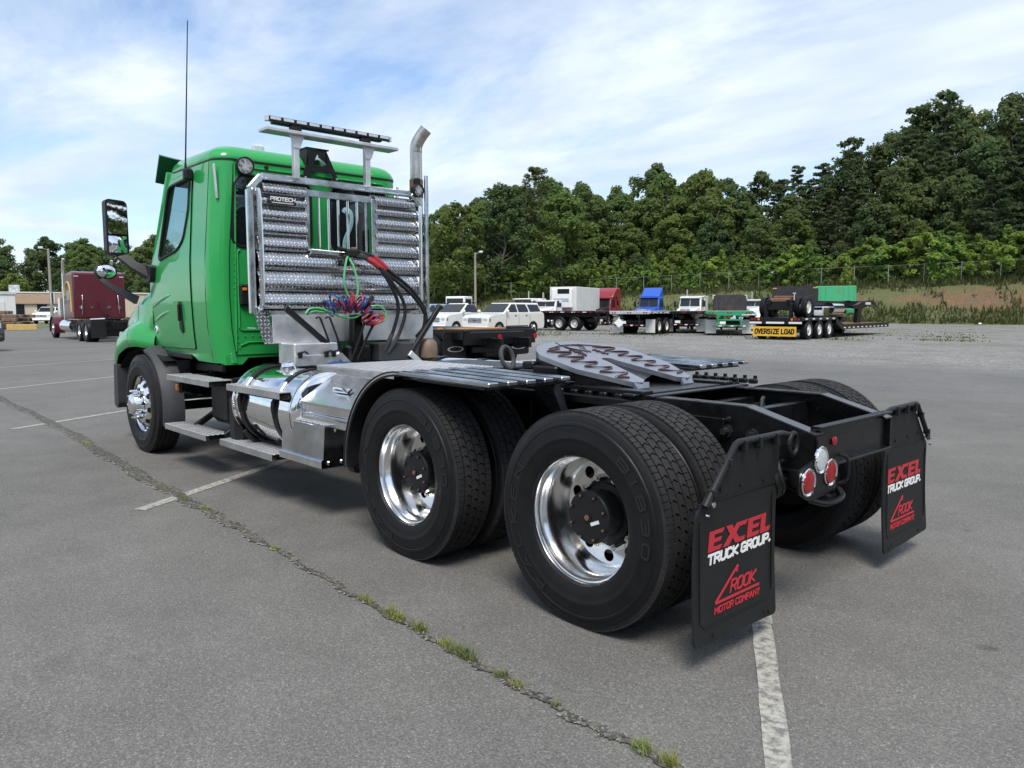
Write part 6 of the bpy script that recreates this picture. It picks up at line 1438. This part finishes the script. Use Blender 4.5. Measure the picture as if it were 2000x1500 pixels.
flatbed(tuple(site(.281, 44.5)), facing(.281) + .00, TGREEN, 'green flatbed trailer with a square green rear guard and black headboard', 13, board=(DARKW, 2.35, 1.15, 12.9), guard=TGREEN)
flatbed(tuple(site(.118, 54)), facing(.118) + 1.05, BLACK, 'long black flatbed trailer lying across behind the pearl white SUV', 9, flaps=False)
flatbed(tuple(site(.395, 50)), facing(.395) - .12, TGREEN, 'green trailer with a tall flaking green headboard beyond the lowboy', 9, board=(RUSTGREEN.m, 2.75, 1.72, 8.9), flaps=False)
MB_ = None
dm = thing('hazard_placard', 'white diamond shaped placard holder under the rear of the pale decked flatbed', 'sign', tuple(site(.1385, 45.0)))
MB().prism([(0, .42), (.28, .70), (0, .98), (-.28, .70)], YZ, 0, .02).box((.03, 0, .9), (.03, .04, .3)).build('diamond_plate', WHITE, dm); dm.rotation_euler = (0, 0, facing(.14))
# lowboy with a tractor chassis on it
LBL, LBR = site(.341, 39.3), facing(.341) - .40
lb_ = thing('lowboy_trailer', 'black three axle lowboy trailer with white wheels at the right end of the row', 'trailer', tuple(LBL), LBR)
MB().box((2.3, 0, .98), (4.6, 2.6, .14), .02).prism([(4.5, 1.05), (4.5, .75), (5.4, .42), (13.4, .42), (13.4, .66), (5.6, .66)], XZ, -1.3, 1.3).build('deck', BLACK, lb_)
for x in (1.0, 2.35, 3.7):
    for s in (1, -1): fwheel(lb_, x, s*1.1, .48, .34, WRIM, .1)
for i in range(11): 
    for s in (1, -1): MB().box((5.8 + i*.7, s*1.303, .50), (.30, .008, .06)).build('reflective_tape', WHITE, lb_)
for i in range(6): MB().box((4.9 + i*.02 + i*1.4, 0, .675), (1.35, 2.2, .03), .005).build('plank', RUST, lb_)
for i in range(5): MB().box((.5 + i*.9, -1.303, 1.0), (.3, .008, .07)).build('reflective_tape', WHITE, lb_)
rp = MB().box((-.03, 0, .90), (.08, 2.6, .34), .02).build('rear_panel', BLACK, lb_)
for y, m in ((-1.15, RED), (-1.0, RED), (-.82, AMBER), (.82, AMBER), (1.0, RED), (1.15, RED)): MB().cyl((-.07, y, .98), (-.09, y, .98), .055, n=12).build('lamp', m, rp)
for y in (-.98, 0, .98): MB().box((-.075, y, .82), (.01, .62 if y else .9, .09)).build('white_strip', WHITE, rp)
MB().box((-.02, 0, .45), (.06, 2.4, .12)).box((1.9, 0, .5), (3.6, 1.4, .3)).build('under_frame', BLACK, lb_)
ob = thing('warning_banner', 'yellow banner with black capital letters hung across the back of the lowboy', 'banner', tuple(LBL), LBR)
MB().box((-.10, .02, .40), (.02, 2.15, .46), .005).build('banner_cloth', YELLOW, ob)
bl = MB(); lettering(bl, 'OVERSIZE LOAD', lambda a, b, c: Vector((-.111 - c, 1.0 - a, .27 + b)), .27, 1.96, .055, .004, .05, .28); bl.build('black_lettering', BLACK, ob)
# the tractor chassis carried on the lowboy
cc = thing('carried_chassis', 'rusty black tractor chassis with dual wheels riding backwards on the lowboy', 'truck', tuple(LBL + Vector((math.cos(LBR)*.2, math.sin(LBR)*.2, 1.05))), LBR)
MB().box((4.0, .42, .72), (8.0, .09, .26), .01).box((4.0, -.42, .72), (8.0, .09, .26), .01).box((.15, 0, .62), (.14, 1.3, .5), .03).box((.1, .62, .35), (.2, .16, .7), .03).box((.1, -.62, .35), (.2, .16, .7), .03).build('chassis_rails', BLACK, cc)
for x in (.95,):
    for y in (1.03, .68, -.68, -1.03): fwheel(cc, x, y, .51, .27, WRIM, .2)
MB().cyl((.95, -1, .51), (.95, 1, .51), .12, n=14).box((.7, 0, 1.0), (.8, .7, .12), .03).box((.3, 0, .85), (.5, .9, .2), .05).build('axle', RUST, cc)
hbd = MB().prism(rpoly([(-1.15, .60), (1.15, .60), (1.15, 1.42), (1.0, 1.56), (-1.0, 1.56), (-1.15, 1.42)], .05), YZ, 2.0, 2.1).build('headboard', DARKW, cc)
MB().box((1.98, 0, 1.0), (.03, .05, .3), .01).box((1.98, 0, 1.2), (.03, .16, .06), .01).build('hook', OFFW, hbd)
for s in (1, -1): MB().box((1.985, s*1.02, 1.46), (.03, .2, .06), .01).build('corner_guard', YTIMB, hbd)
tk = MB()
for s in (1, -1): tk.cyl((4.3, s*.86, .45), (5.9, s*.86, .45), .32, n=22)
tk.box((3.4, -.85, .3), (.9, .5, .5), .05).build('fuel_tank', CHROME, cc)
MB().box((4.6, 0, .5), (2.6, .8, .5), .08).cyl((6.6, -1.0, .3), (6.6, 1.0, .3), .1, n=10).box((6.9, 0, .55), (1.2, .8, .6), .06).build('engine', BLACK, cc)
arm = thing('gooseneck', 'black detached gooseneck with curved arms resting on the front of the lowboy deck', 'trailer part', tuple(LBL + Vector((math.cos(LBR)*9.6, math.sin(LBR)*9.6, .67))), LBR)
for s in (1, -1): MB().prism([(-.2, 0), (.35, 0), (.5, .8), (2.4, 1.10), (3.2, .9), (3.3, 1.0), (2.5, 1.32), (.6, 1.22), (-.1, 1.05), (-.9, 1.0), (-.9, .85), (-.1, .8)], XZ, s*.55, s*.75).build('side_arm', BLACK, arm)
MB().box((.5, 0, 1.0), (.3, 1.1, .3), .03).box((2.4, 0, 1.2), (.3, 1.1, .16), .03).build('cross_beam', BLACK, arm)
MB().box((1.6, -.76, 1.12), (.9, .02, .14), .004).build('white_mark', WHITE, arm)
# ------------------------------------------------------------------ black flatbed work truck in the next bay
ft = thing('flatbed_truck', 'black flatbed work truck with a mud flap parked just beyond the green tractor', 'truck', (10.5, -7.81, 0))
dk = MB().box((2.0, 0, 1.0), (4.0, 2.13, .06), .01).box((0.02, 0, .86), (.05, 2.13, .32), .01).box((2.0, 1.04, .90), (4.0, .05, .18), .01).box((2.0, -1.04, .90), (4.0, .05, .18), .01).build('flat_deck', BLACK, ft)
MB().box((.5, .30, 1.045), (.6, 1.3, .03), .006).build('plank', ORANGE, dk)
MB().box((2.2, -.2, 1.036), (2.4, 1.2, .012)).build('deck_mat', PLASTIC, dk)
for i in range(7): MB().box((.3, -1.0 + i*.11, 1.05), (.3, .03, .04), .004).build('deck_cleat', PLASTIC, dk)
for y in (.06, -1.04): MB().cyl((-.005, y, .86), (-.025, y, .86), .062, n=14).build('tail_lamp', RED, dk)
MB().box((-.006, .12, .975), (.006, 1.6, .03)).build('edge_trim', GUARD, dk)
MB().box((.9, 1.02, 1.04), (.06, .12, .04), .006).build('marker_lamp', AMBER, dk)
MB().box((2.2, .42, .74), (5.4, .09, .22), .01).box((2.2, -.42, .74), (5.4, .09, .22), .01).box((.35, 0, .58), (.12, 1.2, .16), .02).cyl((1.2, -.95, .47), (1.2, .95, .47), .1, n=12).box((.7, -.2, .52), (.6, .7, .3), .05).box((1.8, 0, .5), (1.2, 1.4, .4), .05).build('chassis', BLACK, ft)
for x in (1.2, 5.2):
    for s in (1, -1): fwheel(ft, x, s*.98, .47, .5 if x < 2 else .28, ALLOY, .1, 7)
for s in (1, -1):
    mf = MB().prism(rpoly([(s*.62, .98), (s*1.29, .98), (s*1.29, .42), (s*.66, .40)], .06), YZ, .45, .47).build('mud_flap', PLASTIC, ft)
    e = MB(); e.rings([[(.446, s*.95 + .23*k*math.cos(a), .60 + .062*k*math.sin(a)) for a in [2*PI*i/24 for i in range(24)]] for k in (1.0, .78)], True); e.f = [q[::-1] for q in e.f]
    e.build('oval_badge', ALU_DULL, mf)
bev(MB().prism([(4.1, .6), (4.1, 1.9), (4.3, 1.95), (5.2, 1.9), (5.7, 1.25), (6.6, 1.1), (6.7, .6)], XZ, -.95, .95).build('cab', DARKCAR, ft), .08, 3)
# ------------------------------------------------------------------ maroon sleeper tractor on the left
mt = thing('sleeper_tractor', 'maroon long nose sleeper tractor with chrome stacks parked on the left', 'truck', tuple(site(-.531, 43.5) + Vector((0, 0, 0))), math.radians(-1.5))
slp = bev(MB().prism([(0, 1.05), (0, 3.3), (.55, 3.38), (1.5, 3.3), (1.95, 2.9), (1.95, 1.05)], XZ, -1.17, 1.17).build('sleeper', MAROON, mt), .12, 3)
bev(MB().box((2.75, 0, 1.9), (1.5, 2.0, 1.75)).build('cab', mat('tan_side_panel', (.22, .15, .10), .4, 0, .15, 2), mt), .12, 3)
MB().box((.95, 1.176, 2.55), (1.7, .012, 1.3), .004).build('side_stripe', TAN, slp)
MB().tube(smooth([(.35, 1.19, 1.4), (.5, 1.19, 2.5), (.95, 1.19, 2.85), (1.4, 1.19, 2.7), (1.6, 1.19, 2.2)], 5), .05, 6).build('tan_swoosh', YTIMB, slp)
pane([(1.35, 1.178, 1.95), (.75, 1.178, 1.95), (.75, 1.178, 2.45), (1.35, 1.178, 2.45)], 'side_window', FARGLASS, slp)
bev(MB().convex([(3.4, -.9, 1.1), (3.4, .9, 1.1), (6.0, .62, 1.0), (6.0, -.62, 1.0), (3.4, -.8, 2.0), (3.4, .8, 2.0), (6.0, .5, 1.75), (6.0, -.5, 1.75)], [(0, 1, 2, 3), (4, 5, 6, 7), (0, 1, 5, 4), (2, 3, 7, 6), (0, 3, 7, 4), (1, 2, 6, 5)]).build('hood', MAROON, mt), .1, 3)
for s in (1, -1):
    fd = MB(); rs = [[(5.1 + .66*math.cos(a), s*y, .5 + .66*math.sin(a)) for y in (.7, 1.2)] for a in [PI*(k - .8)/12 for k in range(15)]]; fd.rings(rs, False); b = MB().rings([[(p[0]*.995 + .02, p[1], p[2] - .025) for p in r] for r in rs], False); o = len(fd.v); fd.v += b.v; fd.f += [tuple(o + i for i in q[::-1]) for q in b.f]; fd.build('wing', MAROON, mt)
    MB().cyl((2.15, s*1.12, 1.0), (2.15, s*1.12, 3.35), .075, n=14).tube([(2.15, s*1.12, 3.35), (2.12, s*1.12, 3.85), (2.0, s*1.12, 4.05)], .065, 12).build('exhaust_stack', CHROME, mt)
    MB().cyl((3.0, s*1.1, 1.15), (3.0, s*1.1, 2.1), .16, n=18).build('air_cleaner', CHROME, mt)
    MB().cyl((1.0, s*.9, .68), (3.2, s*.9, .68), .32, n=22).build('fuel_tank', ALLOY, mt)
    m = MB().box((3.3, s*1.42, 2.1), (.06, .2, .6), .02).beam((3.2, s*1.0, 2.3), (3.3, s*1.4, 2.35), .03, .03).build('mirror', CHROME, mt)
    fwheel(mt, 5.1, s*1.03, .52, .28, ALLOY)
    for x in (-1.1, -2.4): fwheel(mt, x, s*.99, .52, .56, ALLOY, .25)
    MB().box((-3.15, s*.86, .62), (.03, .64, .84), .006).build('mud_flap', PLASTIC, mt)
    MB().tube([(-3.12, s*1.2, 1.05), (-3.12, s*.6, 1.08), (-2.3, s*.5, 1.12)], .04, 8).build('flap_hanger', CHROME, mt)
    MB().tube(smooth([(-.04, s*.82, 1.3), (-.09, s*.82, 1.5), (-.09, s*.80, 2.1), (-.04, s*.80, 2.2)], 4), .022, 8).build('grab_handle', CHROME, slp)
    MB().box((-.01, s*1.02, 3.12), (.02, .2, .05), .005).build('marker_lamp', CLEAR, slp)
    for y in (.38, .86): MB().cyl((-.005, s*y, 1.62), (-.04, s*y, 1.62), .08, n=16).build('work_lamp', CHROME, slp)
bx_ = MB().box((-1.2, .43, .88), (5.2, .09, .25)).box((-1.2, -.43, .88), (5.2, .09, .25)).box((-1.6, 0, 1.06), (1.0, .8, .10), .04).box((-3.1, 0, .75), (.1, 1.3, .4), .03).cyl((-1.1, -1, .52), (-1.1, 1, .52), .1, n=12).cyl((-2.4, -1, .52), (-2.4, 1, .52), .1, n=12).box((-3.0, 0, .6), (.04, 2.2, .7), .01)
bx_.build('chassis', BLACK, mt)
MB().tube(smooth([(-.05, .1, 1.9), (-.3, 0, 1.5), (-.8, -.1, 1.25), (-.3, -.2, 1.2), (-.05, -.3, 1.3)], 5), .03, 6).build('air_line', PLASTIC, mt)
# ------------------------------------------------------------------ left background
bd = thing('office_building', 'low beige office building with a brown fascia and two dark windows', 'building', tuple(site(-.622, 118)), facing(-.622))
w = MB().box((4, -2, 1.85), (8, 26, 3.7)).build('wall', BEIGE, bd); MB().box((4, -2, 3.78), (8.3, 26.3, .16), .02).build('roof', OFFW, bd)
MB().box((-.14, -1.0, 2.95), (.28, 6.4, 1.25), .02).build('fascia', FASCIA, w)
for y in (1.15, -1.35): 
    f = MB().box((-.01, y, 1.5), (.08, 1.1, 1.5), .01).build('window', PLASTIC, bd); MB().box((-.06, y, 1.5), (.03, .96, 1.36)).build('pane', FARGLASS, f)
for y, h in ((1.6, .9), (7.5, .9), (8.6, .8)): MB().box((2.0, y, 4.3), (1.4, 1.2, h), .03).build('rooftop_unit', ALU_DULL, bd)
MB().box((-.02, -8, 1.2), (.06, 1.1, 2.2), .01).build('door', PLASTIC, bd)
wu = thing('storage_unit', 'off white storage unit with a grey roller door at the far left', 'building', tuple(site(-.660, 100)), facing(-.66))
u_ = MB().box((2, 1.8, 1.6), (4, 6.4, 3.2), .03).build('wall', OFFW, wu); MB().box((2, 1.8, 3.25), (4.2, 6.6, .12), .02).build('roof', ALU_DULL, wu)
rd = MB().box((-.02, 1.2, 1.3), (.06, 3.2, 2.5)).build('roller_door', OFFW, wu)
for i in range(9): MB().box((-.055, 1.2, .2 + i*.27), (.02, 3.1, .235), .008).build('slat', OFFW, rd)
suv(tuple(site(-.597, 100)), math.radians(150), WHITE, 'white pickup parked in front of the beige office building', 'pickup', True)
# timber piles, each beam a piece
def pile(b, D, nx, nz, L, m, label, rz):
    t = thing('timber_pile', label, 'timber pile', tuple(site(b, D)), rz, 'timber piles by the storage unit')
    for k in range(nz):
        for i in range(nx - k // 2):
            MB().beam((rnd.uniform(-.2, .2), (i - nx/2)*.34 + rnd.uniform(-.03, .03), .15 + k*.29), (rnd.uniform(-.2, .2) + L, (i - nx/2)*.34 + rnd.uniform(-.05, .05), .15 + k*.29 + rnd.uniform(-.03, .03)), .29, .26, .03).build('log', m if rnd.random() < .8 else YTIMB if m is YTIMB else DARKW, t)
    return t
pile(-.655, 74, 7, 5, 2.6, LOG, 'tall brown timber pile beside the storage unit', 1.0); pile(-.632, 72, 7, 4, 2.8, LOG, 'lower brown timber pile at the right of the tall one', .8)
pile(-.666, 70, 6, 4, 2.6, LOG, 'brown timber pile at the left border of the view', 1.1)
bm_ = thing('timber_beam', 'single yellow timber beam lying in front of the brown piles', 'timber', tuple(site(-.634, 68)), facing(-.634) + PI/2 + .1)
MB().box((0, 0, .22), (1.9, .4, .44), .03).build('beam', YTIMB, bm_)
gs = NT('mown_grass'); gs.l(gs.mix(gs.noise(2, 6, .7), (.07, .12, .03, 1), (.14, .16, .05, 1)), gs.b.inputs['Base Color']); gs.set(rough=.95); gs.bump(gs.noise(20, 5), .8, .05)
A = [site(-.62, 79), site(-.56, 80), site(-.56, 98), site(-.64, 98)]; MB().quad(*[p + Vector((0, 0, .02)) for p in A]).build('grass_strip', gs.m, kind='structure')
LW = [site(-.80, 140), site(-.34, 140), site(-.34, 260), site(-.8, 260)]; MB().quad(*[p + Vector((0, 0, .02)) for p in LW]).build('grass_field', gs.m, kind='structure')
def lamp_pole(b, D, h, label, side):
    t = thing('lamp_pole', label, 'lamp pole', tuple(site(b, D)), facing(b))
    MB().cyl((0, 0, 0), (0, 0, h), .15, .10, 10).build('pole', WOODP, t); MB().beam((0, 0, h - .15), (0, side*.5, h + .05), .06, .06).build('bracket', GALV, t)
    MB().box((0, side*.62, h + .06), (.35, .42, .22), .05).build('lamp_head', OFFW, t)
lamp_pole(-.594, 86, 7.3, 'grey wooden lamp pole in front of the beige office building', 1)
lamp_pole(-.047, 84, 7.6, 'wooden lamp pole before the woods beside the square white cab', -1)
cp = thing('litter_cup', 'white cup lying at the foot of the clay bank on the right', 'litter', tuple(site(.607, toe(.607) - .6)))
MB().cyl((0, 0, .09), (.2, .1, .11), .10, .08, 10).build('cup', WHITE, cp)
